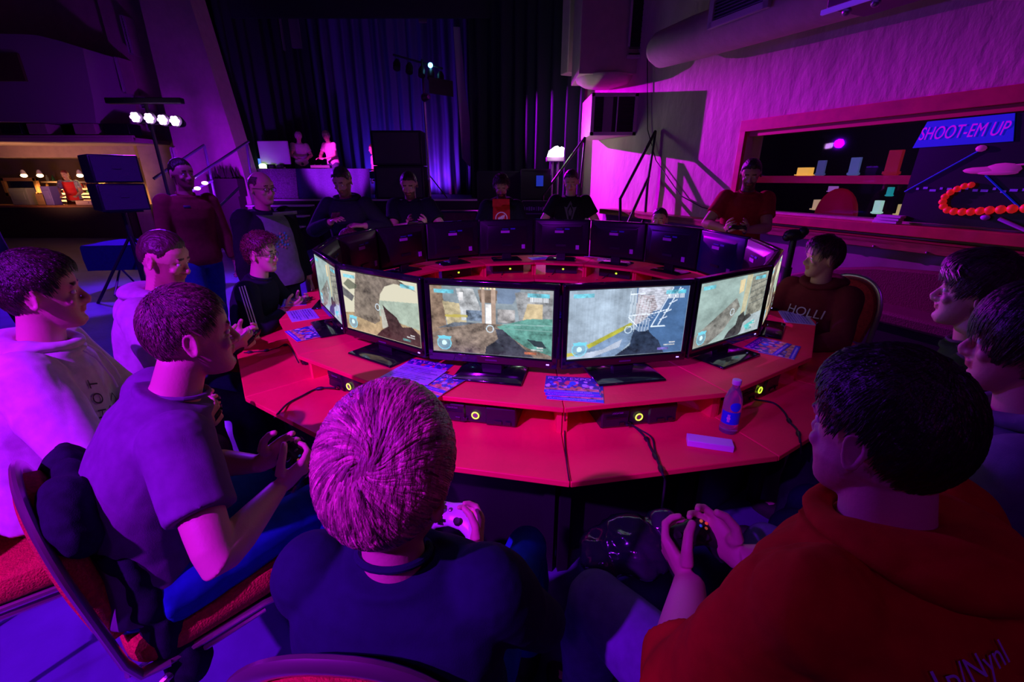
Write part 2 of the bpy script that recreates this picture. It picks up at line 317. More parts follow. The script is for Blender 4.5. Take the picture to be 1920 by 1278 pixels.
m = M(); m.box((0, .22, 0), (1.4, .42, .5), Tp); obj('housing', m, mat('fixture_housing', (.12, .09, .12), .5), pj, bevel=.01)
m = M(); m.box((0, -.01, .26), (1.45, .035, .03), Tp); obj('lit_edge', m, mat('fixture_edge', (.3, .15, .9), .4, emit=(.12, .02, .5), es=.6), pj)
m = M()
for i in range(6): m.ball((-.55 + i * .22, -.04, .2), .035, 10, Tp)
obj('lamp_lenses', m, 'steel', pj)
m = M(); pts = [RW(1.7, 3.6, .05), RW(1.9, 2.4, .05), RW(2.2, 1.9, .05), RW(2.9, 1.35, .06), RW(3.4, 1.2, .08), RW(3.8, 1.15, .1)]
m.tube(pts, .008, 6); tag(obj('wall_cable', m, 'rubber'), 'thin dark cable drooping down the lit purple wall', 'cable')

# ---- proscenium, stage, curtains
m = M()
a0, a1 = P(462, 330, 11.5), P(365, 0, 11.5); b0, b1 = P(342, 320, 11.5), P(268, 0, 11.5)
m.loft([[V((b0.x + .1, 11.4, 0)), V((a0.x + .15, 11.4, 0)), V((a0.x + .15, 12.0, 0)), V((b0.x + .1, 12.0, 0))], [V((b0.x, 11.4, 1.8)), V((a0.x, 11.4, 1.8)), V((a0.x, 12, 1.8)), V((b0.x, 12, 1.8))], [V((b1.x, 11.4, 7.3)), V((-7.15, 11.4, 7.3)), V((-7.15, 12, 7.3)), V((b1.x, 12, 7.3))]])
struct('wall_proscenium', m, 'stuccol')
m = M(); m.box((-2.3, 11.9, .54), (8.6, .1, 1.08)); m.box((-2.3, 14.5, 1.05), (8.6, 5.2, .1)); tag(obj('stage', m, 'stage'), 'raised black stage across the back of the hall', 'stage')
m = M(); m.box((-2.3, 11.83, 1.09), (8.6, .05, .04)); tag(obj('stage_edge_strip', m, mat('edge_pale', (.6, .55, .6), .5)), 'pale strip along the front edge of the stage', 'strip')
m = M(); m.box((-2.5, 17.3, 3.6), (11, .1, 7.3)); m.box((-8.2, 14.9, 3.6), (.1, 4.8, 7.3)); m.box((3.2, 14.9, 3.6), (.1, 4.8, 7.3)); struct('wall_stage', m, 'stage')
m = M(); m.box((-2.5, 12.6, 6.3), (9.8, .08, 2.2)); tag(obj('stage_valance', m, 'curtain'), 'black valance hanging over the top of the stage', 'valance')
def curtain(name, label, p0, p1, z0, z1, amp, wl, ma, gather=0, n=14, ragged=None):
    p0, p1 = V(p0), V(p1); L = (p1 - p0).length; e = (p1 - p0) / L; nn = V((e.y, -e.x, 0)); k = int(L / wl * 10); rows = []
    for j in range(n + 1):
        z = z0 + (z1 - z0) * j / n; row = []
        for i in range(k + 1):
            s = i / k * L; ph = s / wl * 2 * math.pi; am = amp * (1 + .4 * noise.noise(V((s * 1.7, 3, j * .1)))) * (1.15 - .5 * j / n)
            q = p0 + e * (s + .03 * noise.noise(V((s * 3, j * .3, 0)))) + nn * (am * math.sin(ph + 1.5 * noise.noise(V((s * .9, 1, 0)))) + amp * .5 * math.sin(ph * .37))
            row.append(V((q.x, q.y, z)))
        rows.append(row)
    m = M(); vs = [q for r in rows for q in r]; w = k + 1
    m.add(vs, [(j * w + i, j * w + i + 1, (j + 1) * w + i + 1, (j + 1) * w + i) for j in range(n) for i in range(k)])
    o = obj(name, m, ma, ang=180); s = o.modifiers.new('s', 'SOLIDIFY'); s.thickness = .01; return tag(o, label, 'curtain')
curtain('back_curtain', 'blue lit pleated curtain across the back of the stage', (-7.6, 15.8, 0), (-1.35, 15.8, 0), 1.1, 6.9, .11, .34, 'curtainb')
curtain('side_curtain', 'black curtain at the right of the stage beside the purple wall', (-1.1, 13.2, 0), (1.55, 10.3, 0), .2, 7, .10, .42, 'curtain')
curtain('side_curtain', 'black curtain at the left of the stage beside the purple pilaster', (-6.9, 12.2, 0), (-5.9, 15.0, 0), 1.1, 7, .08, .35, 'curtain')
q = [P(850, 50, 13.6), P(862, 50, 13.6), P(874, 180, 13.6), P(892, 300, 13.6), P(880, 312, 13.6), P(866, 296, 13.6), P(858, 170, 13.6)]
m = M(); m.loft([[p + V((0, dy + .03 * (i % 2), 0)) for i, p in enumerate(q)] for dy in (0, .05)]); tag(obj('pale_drape', m, mat('pale_drape', (.5, .3, .5), .8)), 'narrow pale drape strip hanging between the stage curtains', 'curtain')
for i, (x0, x1, y1) in enumerate(((520, 533, 95), (536, 566, 90), (783, 800, 42))):
    m = M(); a = P(x0, 0, 13.3); b = P(x1, y1, 13.3); m.box(((a.x + b.x) / 2, 13.3, (6.9 + b.z) / 2), (b.x - a.x, .1, 6.9 - b.z))
    tag(obj('cloth_strip', m, mat('hanging_cloth', (.14, .10, .16), .9)), ['narrow dim cloth strip at top left above the stage', 'wider dim cloth strip at top left above the stage', 'dim cloth strip above the stage lamp tree'][i], 'cloth strip')
# ---- left side: wall, balcony, bar
WL = mat('left_wall_paint', (.50, .36, .30), .9, bump=.2, bscale=6, var=.08)
m = M(); m.box((-13, 13.3, 4.75), (9.2, .4, 5.2)); m.box((-10.2, 13.3, .45), (1.0, .4, .9)); m.box((-8.9, 13.0, 3.6), (2.2, .3, 7.3)); struct('wall_left', m, WL)
m = M(); m.box((-13.5, 15.4, 1.6), (9.2, .1, 3.2)); m.box((-13.5, 14.4, 2.2), (9.2, 2.1, .06)); m.box((-9.4, 14.4, 1.4), (.1, 2, 2.4)); struct('wall_bar_back', m, mat('bar_back', (.25, .15, .10), .7))
a, b = P(0, 66, 11.6), P(205, 232, 11.6)
m = M(); bot = P(100, 228, 11.6).z
outl = [P(-60, 62, 11.6), P(40, 64, 11.6), P(70, 66, 11.6), P(110, 76, 11.6), P(155, 90, 11.6), P(163, 130, 11.6), P(175, 190, 11.6), P(180, 230, 11.6), P(-60, 228, 11.6)]
m.loft([[V((p.x, y, p.z)) for p in outl] for y in (11.6, 13.15)]); tag(obj('balcony', m, mat('balcony_paint', (.42, .3, .36), .9)), 'pale curved balcony front high at the left', 'balcony')
a, b = P(0, 100, 11.55), P(50, 152, 11.55); m = M(); m.box(((a.x + b.x) / 2 - .3, 11.56, (a.z + b.z) / 2), (b.x - a.x + .6, .06, a.z - b.z)); tag(obj('balcony_opening', m, mat('opening_dark', (.12, .08, .03), .8)), 'dim brown opening in the balcony front', 'opening')
m = M(); a = P(0, 262, 11.7); m.box((-12.2, 12.4, a.z), (6.2, 1.5, .10)); m.box((-12.2, 11.7, a.z + .04), (6.2, .08, .12)); tag(obj('balcony_ledge', m, mat('ledge_cream', (.62, .5, .36), .7), bevel=.01), 'cream ledge under the balcony above the bar', 'ledge')
for i, (x0, x1, ma, lb) in enumerate(((5, 50, 'black', 'dark box on the balcony ledge, leftmost'), (56, 98, WL, 'cream box on the balcony ledge beside the dark one'), (142, 188, WL, 'wide cream air box on the balcony ledge'), (198, 250, 'black', 'dark open box at the right end of the balcony ledge'))):
    a, b = P(x0, 232, 11.75), P(x1, 252, 11.75); m = M(); m.box(((a.x + b.x) / 2, 11.85, (a.z + b.z) / 2), (b.x - a.x, .4, a.z - b.z)); tag(obj('ledge_box', m, ma, bevel=.01), lb, 'box')
TL = Matrix.Translation((0, 12.9, 0)) @ Matrix(((1, 0, 0, 0), (0, 0, -1, 0), (0, 1, 0, 0), (0, 0, 0, 1)))
def vl(x0, y0, x1, y1, label, n=8, dep=.35):
    a, b = P(x0, y0, 12.9 - dep), P(x1, y1, 12.9 - dep); vent('wall_vent', label, min(a.x, b.x), max(a.x, b.x), b.z, a.z, dep, n, TL)
vl(224, 28, 250, 102, 'tall louvred vent high on the left wall', 14); vl(214, 106, 236, 174, 'side vent box below the tall louvred vent on the left wall', 3, .5)
vl(258, 182, 280, 205, 'small dark vent behind the left end of the lamp bar', 2); vl(272, 225, 292, 246, 'small dark vent under the lamp bar', 2); vl(318, 275, 333, 312, 'small dark vent beside the pilaster above the red-shirted walker', 2, 1.6)
# bar
bt = thing('bar_counter', 'dark bar counter under the balcony at the far left', 'bar', (-13.4, 13.2, 0))
m = M(); m.box((0, 0, .42), (5.2, .5, .84)); obj('counter_body', m, mat('bar_dark', (.05, .03, .03), .6), bt)
m = M(); m.box((0, 0, .87), (5.3, .6, .06)); obj('counter_top', m, 'wood', bt, bevel=.01)
FB = mat('warm_frame_wood', (.75, .38, .14), .5)
for x0, y0, x1, y1, lb in ((2, 333, 80, 368, 'wooden framed dark blue picture window behind the bar'), (183, 330, 205, 360, 'wooden frame behind the bar beside the black speaker stack')):
    a, b = P(x0, y0, 14.6), P(x1, y1, 14.6); w, h = b.x - a.x, a.z - b.z; t = thing('picture_frame', lb, 'frame', ((a.x + b.x) / 2, 14.6, b.z))
    m = M(); m.box((0, 0, .06), (w, .1, .12)); m.box((0, 0, h - .05), (w, .1, .1)); m.box((-w / 2 + .05, 0, h / 2), (.1, .1, h)); m.box((w / 2 - .05, 0, h / 2), (.1, .1, h)); obj('frame', m, FB, t, bevel=.01)
    m = M(); m.box((0, .03, h / 2), (w - .15, .02, h - .15)); obj('pane', m, mat('pane_blue', (.02, .02, .10), .3), t)
for i, y in enumerate((341, 354, 363, 369, 376)):
    a, b = P(82, y, 14.9), P(186, y, 14.9); m = M(); m.box(((a.x + b.x) / 2, 14.95, a.z), (b.x - a.x, .3, .05)); tag(obj('bar_shelf', m, mat('shelf_pale', (.8, .6, .5), .5)), ['topmost', 'second', 'third', 'fourth', 'lowest'][i] + ' pale bottle shelf behind the bar from the top', 'shelf')
    for j in range(9):
        x = a.x + .15 + (b.x - a.x - .3) * j / 8; m = M(); m.lathe([(.035, 0), (.04, .02), (.04, .1), (.015, .14), (.015, .18)], 8)
        if i < 4 and (i + j) % 4 != 2:
            o = obj('bottle', m, ['shelf_bottle_a', 'shelf_bottle_b'][j % 2] if False else mat('bottle_tint', random.choice([(.4, .2, .05), (.05, .2, .1), (.5, .5, .6), (.3, .03, .03)]), .2)); o.location = (x, 14.9, a.z + .025)
            tag(o, 'small bottle, ' + ['first', 'second', 'third', 'fourth', 'fifth', 'sixth', 'seventh', 'eighth', 'last'][j] + ' place from the left on the ' + ['topmost', 'second', 'third', 'fourth'][i] + ' shelf behind the bar', 'bottle', 'bottles on the ' + ['topmost', 'second', 'third', 'fourth'][i] + ' bar shelf')
for i, x in enumerate((45, 75, 150, 194)):
    a = P(x, 329, 13.9); t = thing('spot_lamp', ['leftmost', 'second', 'third', 'rightmost'][i] + ' warm spot lamp in the row above the bar', 'lamp', a)
    m = M(); m.ball((0, 0, 0), (.09, .06, .05), 12); obj('bulb', m, mat('warm_bulb', (1, .8, .5), .4, emit=(1, .62, .25), es=14), t)
    m = M(); m.lathe([(.07, .04), (.05, .12), (.02, .16)], 12); obj('holder', m, 'white', t)
    lamp('spot_lamp_light', 'SPOT', a + V((0, .1, -.1)), a + V((0, .7, -1)), (1, .5, .18), 140, .05, 110, .6)
lamp('added_wall_fill', 'SPOT', (-12.6, 11.7, .9), (-12.6, 13.2, 2.4), (1, .42, .24), 85, .2, 125, .9); lamp('added_wall_fill_mid', 'SPOT', (-10.4, 11.9, .9), (-10.6, 13.2, 2.3), (1, .45, .2), 34, .2, 110, .9)  # added warm spots without a fitting, brighten the wall above the bar

for i, (x, y, w, h, c, nm, lb) in enumerate(((50, 392, .5, .45, (.3, .35, .25), 'till', 'till with lit screen standing on the bar'), (102, 392, .25, .5, (.2, .15, .5), 'leaflet_rack', 'blue leaflet rack on the bar beside the red aproned bartender'), (88, 392, .25, .3, (.4, .25, .1), 'bar_box', 'small brown box on the bar'), (165, 392, .45, .12, (.8, .6, .5), 'folded_cloth', 'pale folded cloth on the bar at the right of the bartender'))):
    a = P(x, y, 13.1); m = M(); m.box((a.x, 13.15, .9 + h / 2), (w, .25, h)); m.box((a.x, 13.02, .9 + h * .55), (w * .7, .02, h * .5)); tag(obj(nm, m, mat(nm + '_paint', c, .5), bevel=.01), lb, nm.replace('_', ' '))
# lamp bar on stand
def tubes(name, label, cat, segs, r, ma, group=None):
    m = M()
    for s in segs: m.tube(s, r, 8)
    return tag(obj(name, m, ma), label, cat, group)
LB = thing('lamp_bar', 'black lamp bar on a stand with four violet lit lamps at the left', 'stage light', (-5.6, 7.6, 0))
m = M(); m.tube([(0, 0, 0), (0, 0, 2.75)], .025, 8)
for a in (0, 2.1, 4.2): m.tube([(0, 0, .9), (.6 * math.cos(a), .6 * math.sin(a), .02)], .015, 6)
obj('stand', m, 'metal', LB)
m = M(); m.box((0, 0, 2.72), (1.15, .10, .08), rz=.0); obj('bar', m, 'black', LB, bevel=.01)
GL = mat('violet_lamp_glow', (.7, .4, 1), .3, emit=(.75, .35, 1), es=9)
for i, (x, y) in enumerate(((256, 220), (282, 222), (307, 225), (330, 227))):
    p = P(x, y, 7.45) - LB.location; m = M(); m.lathe([(.05, -.12), (.085, -.02), (.085, .02)], 16, (0, 0, 0), Matrix.Translation(p + V((0, .03, .0))) @ Matrix.Rotation(R(80), 4, 'X')); obj('lamp_can', m, 'black', LB)
    m = M()
    for k in range(7):
        rr = .045 if k else 0; m.ball(p + V((rr * math.cos(k * 1.047), -.03, rr * math.sin(k * 1.047))), .028, 8)
    obj('lamp_lens', m, GL, LB)
# speaker stack at left
def speaker(root, c, w, d, h, n=2):
    for i in range(n):
        z = c[2] + i * h / n; m = M(); hh = h / n - .01; m.box((c[0], c[1], z + hh / 2), (w, d, hh)); b = obj('cabinet', m, 'black', root, bevel=.015)
        m = M(); m.box((c[0], c[1] - d / 2 - .008, z + hh / 2), (w * .9, .015, hh * .88)); m.box((c[0], c[1] - d / 2 - .02, z + hh * .55), (w * .16, .012, hh * .1)); obj('grille', m, mat('speaker_grille', (.05, .04, .07), .6, bump=.5, bscale=200), root)
t = thing('speaker_stack', 'black speaker stack on a stand at the left in front of the bar', 'speaker', (-5.15, 6.1, 0), R(52)); speaker(t, (0, 0, 1.22), .5, .48, .68)
m = M(); m.tube([(0, 0, 0.02), (0, 0, 1.25)], .03, 8); m.tube([(0, 0, .9), (.5, .3, .0)], .018, 6); m.tube([(0, 0, .9), (-.5, .3, .0)], .018, 6); m.tube([(0, 0, .9), (0, -.55, .0)], .018, 6); m.box((0, 0, 1.21), (.35, .35, .03)); obj('stand', m, 'metal', t)
# stage speaker stack
t = thing('stage_speaker_stack', 'tall black speaker stack on the stage front beside the DJ table', 'speaker', P(757, 388, 12.0) * 1); t.location = (P(757, 388, 12.2).x, 12.25, 1.1); speaker(t, (0, 0, 0), 1.25, .6, 1.62)
# blue clothed table at left
q = P(175, 440, 7.2); t = thing('draped_table', 'low folding table under a dark blue cloth at the left', 'table', (-5.4, 6.7, 0), R(8))
m = M(); m.box((0, 0, .70), (1.3, .7, .03))
obj('tabletop', m, 'black', t)
m = M()
for i in range(40):
    a = i / 40
m.loft([[V((x * (1 + .03 * math.sin(i * 1.7 + j)), y * (1 + .03 * math.cos(i * 2.3 + j)), z)) for i, (x, y) in enumerate([(-.67 + 1.34 * k / 12, -.37) for k in range(13)] + [(.67, -.37 + .74 * k / 6) for k in range(1, 7)] + [(.67 - 1.34 * k / 12, .37) for k in range(1, 13)] + [(-.67, .37 - .74 * k / 6) for k in range(1, 6)])] for j, z in enumerate((.38, .55, .70, .73))]); obj('tablecloth', m, cloth('navy_cloth', (.01, .015, .09)), t)
for x in (-.5, .5):
    m = M(); m.tube([(x, -.28, .7), (x, .28, .0)], .014, 6); m.tube([(x, .28, .7), (x, -.28, .0)], .014, 6); obj('leg', m, 'steel', t)
# stairs left of the stage
st = thing('stage_steps', 'black steps with pale treads climbing to the stage at the left', 'steps', (-5.6, 9.9, 0))
for i in range(5):
    m = M(); m.box((0, .32 * i, .11 + .22 * i), (1.5, .34, .03)); obj('tread', m, mat('pale_tread', (.6, .5, .62), .5), st)
    m = M(); m.box((0, .32 * i + .1, .05 + .22 * i - .02 * 0), (1.44, .1, .12)); obj('riser', m, 'stage', st)
m = M()
for x in (-.72, .72): m.loft([[V((x + d, 0, 0)), V((x + d, 1.5, 0)), V((x + d, 1.5, 1.0)), V((x + d, 0, .08))] for d in (-.02, .02)]); obj('side_panel', m, 'stage', st); m = M()
RM = mat('rail_metal', (.25, .25, .35), .3, metal=.6)
tubes('handrail', 'metal handrail of the left stage steps, nearer one with crossing bars', 'handrail', [[P(288, 335, 9.3), P(383, 272, 10.3)], [P(383, 272, 10.3), P(408, 395, 10.3)], [P(350, 342, 9.3), P(466, 265, 10.9)], [P(462, 268, 10.9), P(470, 325, 10.9)], [P(355, 360, 9.5), P(398, 338, 10)]], .028, RM)
tubes('handrail', 'lower metal handrail beside the bald man in front of the left steps', 'handrail', [[P(385, 412, 8.6), P(448, 352, 9.6)], [P(385, 412, 8.6), G(386, 470, .0)]], .024, RM)
for x, y, lb in ((370, 353, 'left of the two bright strip lights clipped to the stair rail'), (384, 343, 'right of the two bright strip lights clipped to the stair rail'), (404, 396, 'bright strip light low on the stair rail')):
    p = P(x, y, 9.6); m = M(); m.ball(p, (.07, .03, .035), 10); tag(obj('rail_light', m, GL), lb, 'light')
m = M(); a = P(420, 322, 11.2)
for i in range(26): q = a + V((random.uniform(-.28, .3), random.uniform(-.1, .1), 0)); m.tube([q - V((0, 0, .15)), q + V((random.uniform(-.06, .06), 0, random.uniform(.02, .14)))], [.03, .006], 5)
m.box(a + V((0, 0, -.35)), (.7, .3, .4)); m.box((a.x, a.y, (a.z - .5) / 2), (.6, .28, a.z - .5)); tag(obj('plant_box', m, mat('plant_dark', (.05, .03, .03), .8)), 'dark planter with spiky dry plants beside the stage steps', 'planter')
# DJ table and gear
dj = thing('dj_table', 'long stage table draped in pale and dark blue cloth', 'table', (P(588, 383, 12.3).x, 12.5, 1.1)); w = P(705, 320, 12.3).x - P(470, 320, 12.3).x
m = M(); m.box((0, 0, .72), (w, .7, .03)); obj('tabletop', m, 'black', dj)
def drape(x0, x1, ma):
    m = M(); pts = []
    n = int((x1 - x0) / .03)
    top = [V((x0 + (x1 - x0) * i / n, -.36, .74)) for i in range(n + 1)]; bot = [V((x0 + (x1 - x0) * i / n, -.42 - .09 * math.sin(i * .45) * (.6 + .4 * math.sin(i * .13)), .0)) for i in range(n + 1)]
    back = [V((p.x, .3, .745)) for p in top]
    m.add(bot + top + back, [(i, i + 1, n + 2 + i, n + 1 + i) for i in range(n)] + [(n + 1 + i, n + 2 + i, 2 * n + 3 + i, 2 * n + 2 + i) for i in range(n)]); o = obj('cloth', m, ma, dj, ang=180); return o
drape(-w / 2, -w * .08, cloth('pale_striped_cloth', (.30, .22, .32), .4)); drape(-w * .08, w / 2, cloth('dj_blue_cloth', (.05, .05, .16)))
ZT = 1.1 + .75
def onT(x, y=12.45): return V((P(x, 318, y).x, y, ZT))
t = thing('desktop_monitor', 'pale back of a large monitor on the stage table', 'monitor', onT(520))
m = M(); m.box((0, 0, .38), (.78, .06, .56)); obj('shell', m, mat('pale_shell', (.6, .5, .6), .5), t, bevel=.02); m = M(); m.box((0, .05, .02), (.3, .22, .03)); m.box((0, .04, .12), (.08, .04, .2)); obj('stand', m, 'white', t)
t = thing('laptop', 'small laptop with bright blue screen at the left end of the stage table', 'laptop', onT(479)); m = M(); m.box((0, 0, .012), (.26, .2, .02)); obj('base', m, 'black', t); m = M(); m.box((0, .1, .13), (.26, .015, .22)); obj('screen', m, mat('blue_screen', (.1, .2, .9), .4, emit=(.05, .12, 1), es=2.5), t)
o = M(); o.ball((0, 0, .06), (.10, .08, .06), 10); o.box((0, 0, .01), (.14, .12, .02)); tag(obj('table_lamp', o, mat('green_lamp', (.6, 1, .5), .4, emit=(.55, 1, .4), es=3)), 'small glowing green-white lamp on the stage table', 'lamp').location = onT(494, 12.3)
for i, (x, lb) in enumerate(((512, 'small black box on the stage table before the pale monitor'), (526, 'second small black box on the stage table before the pale monitor'), (603, 'black mixer at the right on the stage table'))):
    m = M(); ww = .12 if i < 2 else .5; m.box((0, 0, .04), (ww, .14, .07))
    for k in range(3): m.lathe([(.01, .075), (.01, .1)], 8, (-ww / 3 + k * ww / 3, 0, 0))
    tag(obj('mixer' if i == 2 else 'control_box', m, 'black', bevel=.005), lb, 'audio gear').location = onT(x, 12.3)
# lamp tree on stage
t = thing('lamp_tree', 'tall black lamp tree on the stage with small spot lamps', 'stage light', (P(808, 390, 12.6).x, 12.6, 1.1)); tx = t.location.x
m = M(); m.tube([(0, 0, 0), (0, 0, 3.25)], .03, 8); m.tube([(-.7, 0, 3.35), (.5, 0, 3.05)], .025, 8)
for a in (0.5, 2.6, 4.7): m.tube([(0, 0, .6), (.5 * math.cos(a), .5 * math.sin(a) * .6, 0)], .015, 6)
obj('stand', m, 'metal', t)
for i, x in enumerate((-.6, -.3, 0, .22, .45)):
    z = 3.3 - .25 * (x + .7) ; m = M(); m.lathe([(.05, .0), (.09, .1), (.09, .24)], 12, (0, 0, 0), Matrix.Translation((x, -.05, z - .05)) @ Matrix.Rotation(R(150), 4, 'X')); obj('lamp_can', m, 'black', t)
m = M(); q = V((-1.9, 12.2, 3.5)) - t.location; dv = V((6.5, -6.6, 0)).normalized(); sv = V((dv.y, -dv.x, 0)); c = q + dv * .3 + V((0, 0, -.3 * .0755))
m.loft([[c + sv * i * .35 + dv * j + V((0, 0, z)) for i, j in ((-1, 0), (1, 0), (1, .008), (-1, .008))] for z in (0, .34)]); obj('added_light_flap', m, 'black', t)  # added plate that cuts the top of the beam on the right wall
m = M(); m.lathe([(.05, 0), (.1, -.12), (.1, -.2)], 12, (0, 0, 0), Matrix.Translation(q - dv * .22) @ dv.to_track_quat('Z', 'Y').to_matrix().to_4x4()); m.tube([q - dv * .25, V((0, 0, q.z))], .015, 6); obj('lamp_arm', m, 'black', t)
m = M(); m.ball((.22, -.12, 3.1), (.06, .05, .06), 10); obj('lit_lens', m, mat('cyan_lens', (.3, .7, 1), .3, emit=(.15, .6, 1), es=6), t)
m = M(); m.box((.02, -.06, 1.2), (.035, .03, 2.3)); obj('pole_sleeve', m, 'white', t)
# gear in front of the stage at right of centre
def case(name, label, x0, y0, x1, y1, Y, dep=.5, ma='black', cat='flight case'):
    a, b = P(x0, y0, Y), P(x1, y1, Y); m = M(); t = thing(name, label, cat, ((a.x + b.x) / 2, Y + dep / 2, 0)); w, h = b.x - a.x, a.z; 
    m.box((0, 0, h / 2), (w, dep, h)); obj('shell', m, ma, t, bevel=.01)
    m = M()
    for x in (-w / 2, w / 2):
        m.box((x, -dep / 2, h / 2), (.03, .03, h))
    m.box((0, -dep / 2, h), (w, .03, .03)); m.box((0, -dep / 2, h * .7), (w, .015, .02)); obj('edging', m, 'metal', t); return t, w, h
case('flight_case', 'tall black flight case behind the bearded man', 895, 322, 975, 400, 9.6)
t, w, h = case('flight_case', 'black flight case with small blue sign beside the bright lamp', 978, 318, 1040, 400, 9.4)
m = M(); a = P(1012, 339, 9.39); m.box((a.x - t.location.x, -.27, a.z), (.14, .01, .2)); obj('blue_sign', m, mat('blue_sign', (.05, .1, .8), .5, emit=(.01, .03, .4), es=.6), t)
t2, w, h = case('speaker_crate', 'black crate with pale lettering strip behind the far monitors', 980, 378, 1042, 430, 8.6)
m = M(); a = P(1012, 391, 8.59); [m.box((a.x - t2.location.x - .28 + i * .043, -.262, a.z), (.028 if i % 5 else .012, .006, .07 - .02 * (i % 3 == 1))) for i in range(14)]; obj('crate_lettering', m, mat('crate_letter', (.35, .3, .5), .6), t2)
m = M(); m.box((a.x - t2.location.x, -.26, a.z - .09), (.62, .012, .02)); obj('pale_strip', m, mat('strip_grey', (.2, .18, .3), .6), t2)
case('wooden_crate', 'low brown wooden crate behind the far monitors left of the bearded man', 820, 397, 895, 430, 8.2, ma=mat('crate_wood', (.16, .07, .04), .7, var=.3), cat='crate')
t = thing('work_lamp', 'bright white and green work lamp on a stand before the black curtain', 'lamp', (P(1041, 290, 9.2).x, 9.2, 0)); a = P(1041, 288, 9.2)
m = M(); m.loft([[V((x * k, y, z + a.z)) for x, z in ((-.15, -.05), (.16, -.05), (.165, .10), (.12, .12), (.08, .10), (.04, .135), (-.02, .12), (-.06, .09), (-.12, .05))] for y, k in ((-.06, .9), (-.03, 1), (.04, 1))]); obj('lit_lens', m, mat('work_light', (.9, 1, .9), .4, emit=(.8, 1, .65), es=16), t)
m = M(); m.box((0, 0, a.z - .1), (.34, .16, .08)); obj('housing', m, mat('lamp_housing', (.5, .2, .5), .5), t, bevel=.01); m = M(); m.tube([(-.05, 0, 0), (-.05, 0, a.z - .1)], .02, 8); m.tube([(.06, 0, 0), (.06, 0, a.z - .1)], .02, 8); obj('stand', m, 'steel', t)
lamp('work_lamp_light', 'POINT', (a.x, 9.0, a.z + .05), None, (.8, 1, .8), 6, .1)
BM = mat('rail_black', (.012, .012, .014), .5)
tubes('handrail', 'thin black handrail behind the man in the black symbol shirt', 'handrail', [[P(1018, 366, 9), P(1097, 257, 9)], [P(1097, 257, 9), P(1088, 352, 9)], [P(1018, 366, 9), P(1018, 425, 9)]], .022, BM)
tubes('handrail', 'black triangular handrail standing against the lit purple wall', 'handrail', [[P(1163, 425, 7.4), P(1163, 372, 7.4), P(1229, 246, 8.2)], [P(1229, 246, 8.2), P(1214, 345, 8.2), P(1208, 425, 8.2)], [P(1174, 425, 7.5), P(1217, 330, 8.2)], [P(1200, 425, 7.7), P(1212, 400, 8.2)]], .024, BM)
# ================================================================= THE RING OF DESKS
RC = V((.203, 3.073, 0)); DA = math.pi / 8; PH = -.010; ZL, ZU = .721, .849
def ang(s): return -math.pi / 2 + PH + (s + .5) * DA
def RP(s, r, z, t=0): a = ang(s); return RC + V((r * math.cos(a) - t * math.sin(a), r * math.sin(a) + t * math.cos(a), z))
def rzs(s): return ang(s) + math.pi / 2
T8 = math.tan(math.pi / 16)
def trap(r0, r1, z0, z1, ro=1.4, gap=.0015):
    m = M(); h = lambda r: r * T8 - gap
    m.loft([[V((-h(r1), -(r1 - ro), z)), V((h(r1), -(r1 - ro), z)), V((h(r0), -(r0 - ro), z)), V((-h(r0), -(r0 - ro), z))] for z in (z0, z1)]); return m
desk_l = {0: 'front desk section nearest the camera under the third lit screen, bottle on it', 15: 'front desk section under the second lit screen before the blond boy', 14: 'desk section under the leftmost fully visible lit screen', 1: 'desk section under the rightmost fully visible lit screen',
 13: 'desk section at the left with the narrow sliver of lit screen', 2: 'desk section at the right edge beside the seated maroon hoodie boy', 12: 'left desk section in front of the boy in striped black jacket', 3: 'right far desk section beyond the screen seen edge-on'}
far_names = ['far right desk section under the dark blue lit monitor back', 'far desk section under the large monitor back left of the blue one', 'far desk section before the seated boy whose head shows over a monitor', 'far desk section in front of the man in the black symbol shirt', 'far desk section in front of the bearded man', 'far desk section right of the man holding a controller', 'far left desk section in front of the man holding a controller', 'far left desk section in front of the half hidden seated boy']
def desk(s):
    lb = desk_l.get(s) or far_names[s - 4]
    t = thing('gaming_desk', 'red ' + lb, 'desk', RP(s, 1.4, 0), rzs(s)); return t
proto = desk(0)
obj('lower_top', trap(1.03, 1.882, ZL - .022, ZL), 'desk', proto, bevel=.003)
obj('upper_top', trap(1.2, 1.642, ZU - .02, ZU), 'desk', proto, bevel=.003)
for sx in (-1, 1):
    m = M(); a = R(11.25) * sx
    for_r = lambda r, o: V((sx * (r * T8 - o), -(r - 1.4), 0))
    m.loft([[for_r(1.60, .002) + V((0, 0, z)), for_r(1.60, .020) + V((0, 0, z)), for_r(1.24, .020) + V((0, 0, z)), for_r(1.24, .002) + V((0, 0, z))] for z in (ZL, ZU - .02)])
    obj('side_panel', m, 'desk', proto)
    for r in (1.55, 1.12):
        m = M(); m.box((sx * (r * T8 - .03), -(r - 1.4), (ZL - .022) / 2), (.045, .045, ZL - .022)); obj('leg', m, 'black', proto)
m = M(); m.loft([[V((-.292, -.10, z)), V((.292, -.10, z)), V((.290, -.09, z)), V((-.290, -.09, z))] for z in (.04, .69)]); obj('added_dark_panel', m, 'black', proto)  # added black panel, makes the space under the desk read dark
for s in range(1, 16):
    d = dup(proto, RP(s, 1.4, 0), rzs(s), 'red ' + (desk_l.get(s) or far_names[s - 4]))
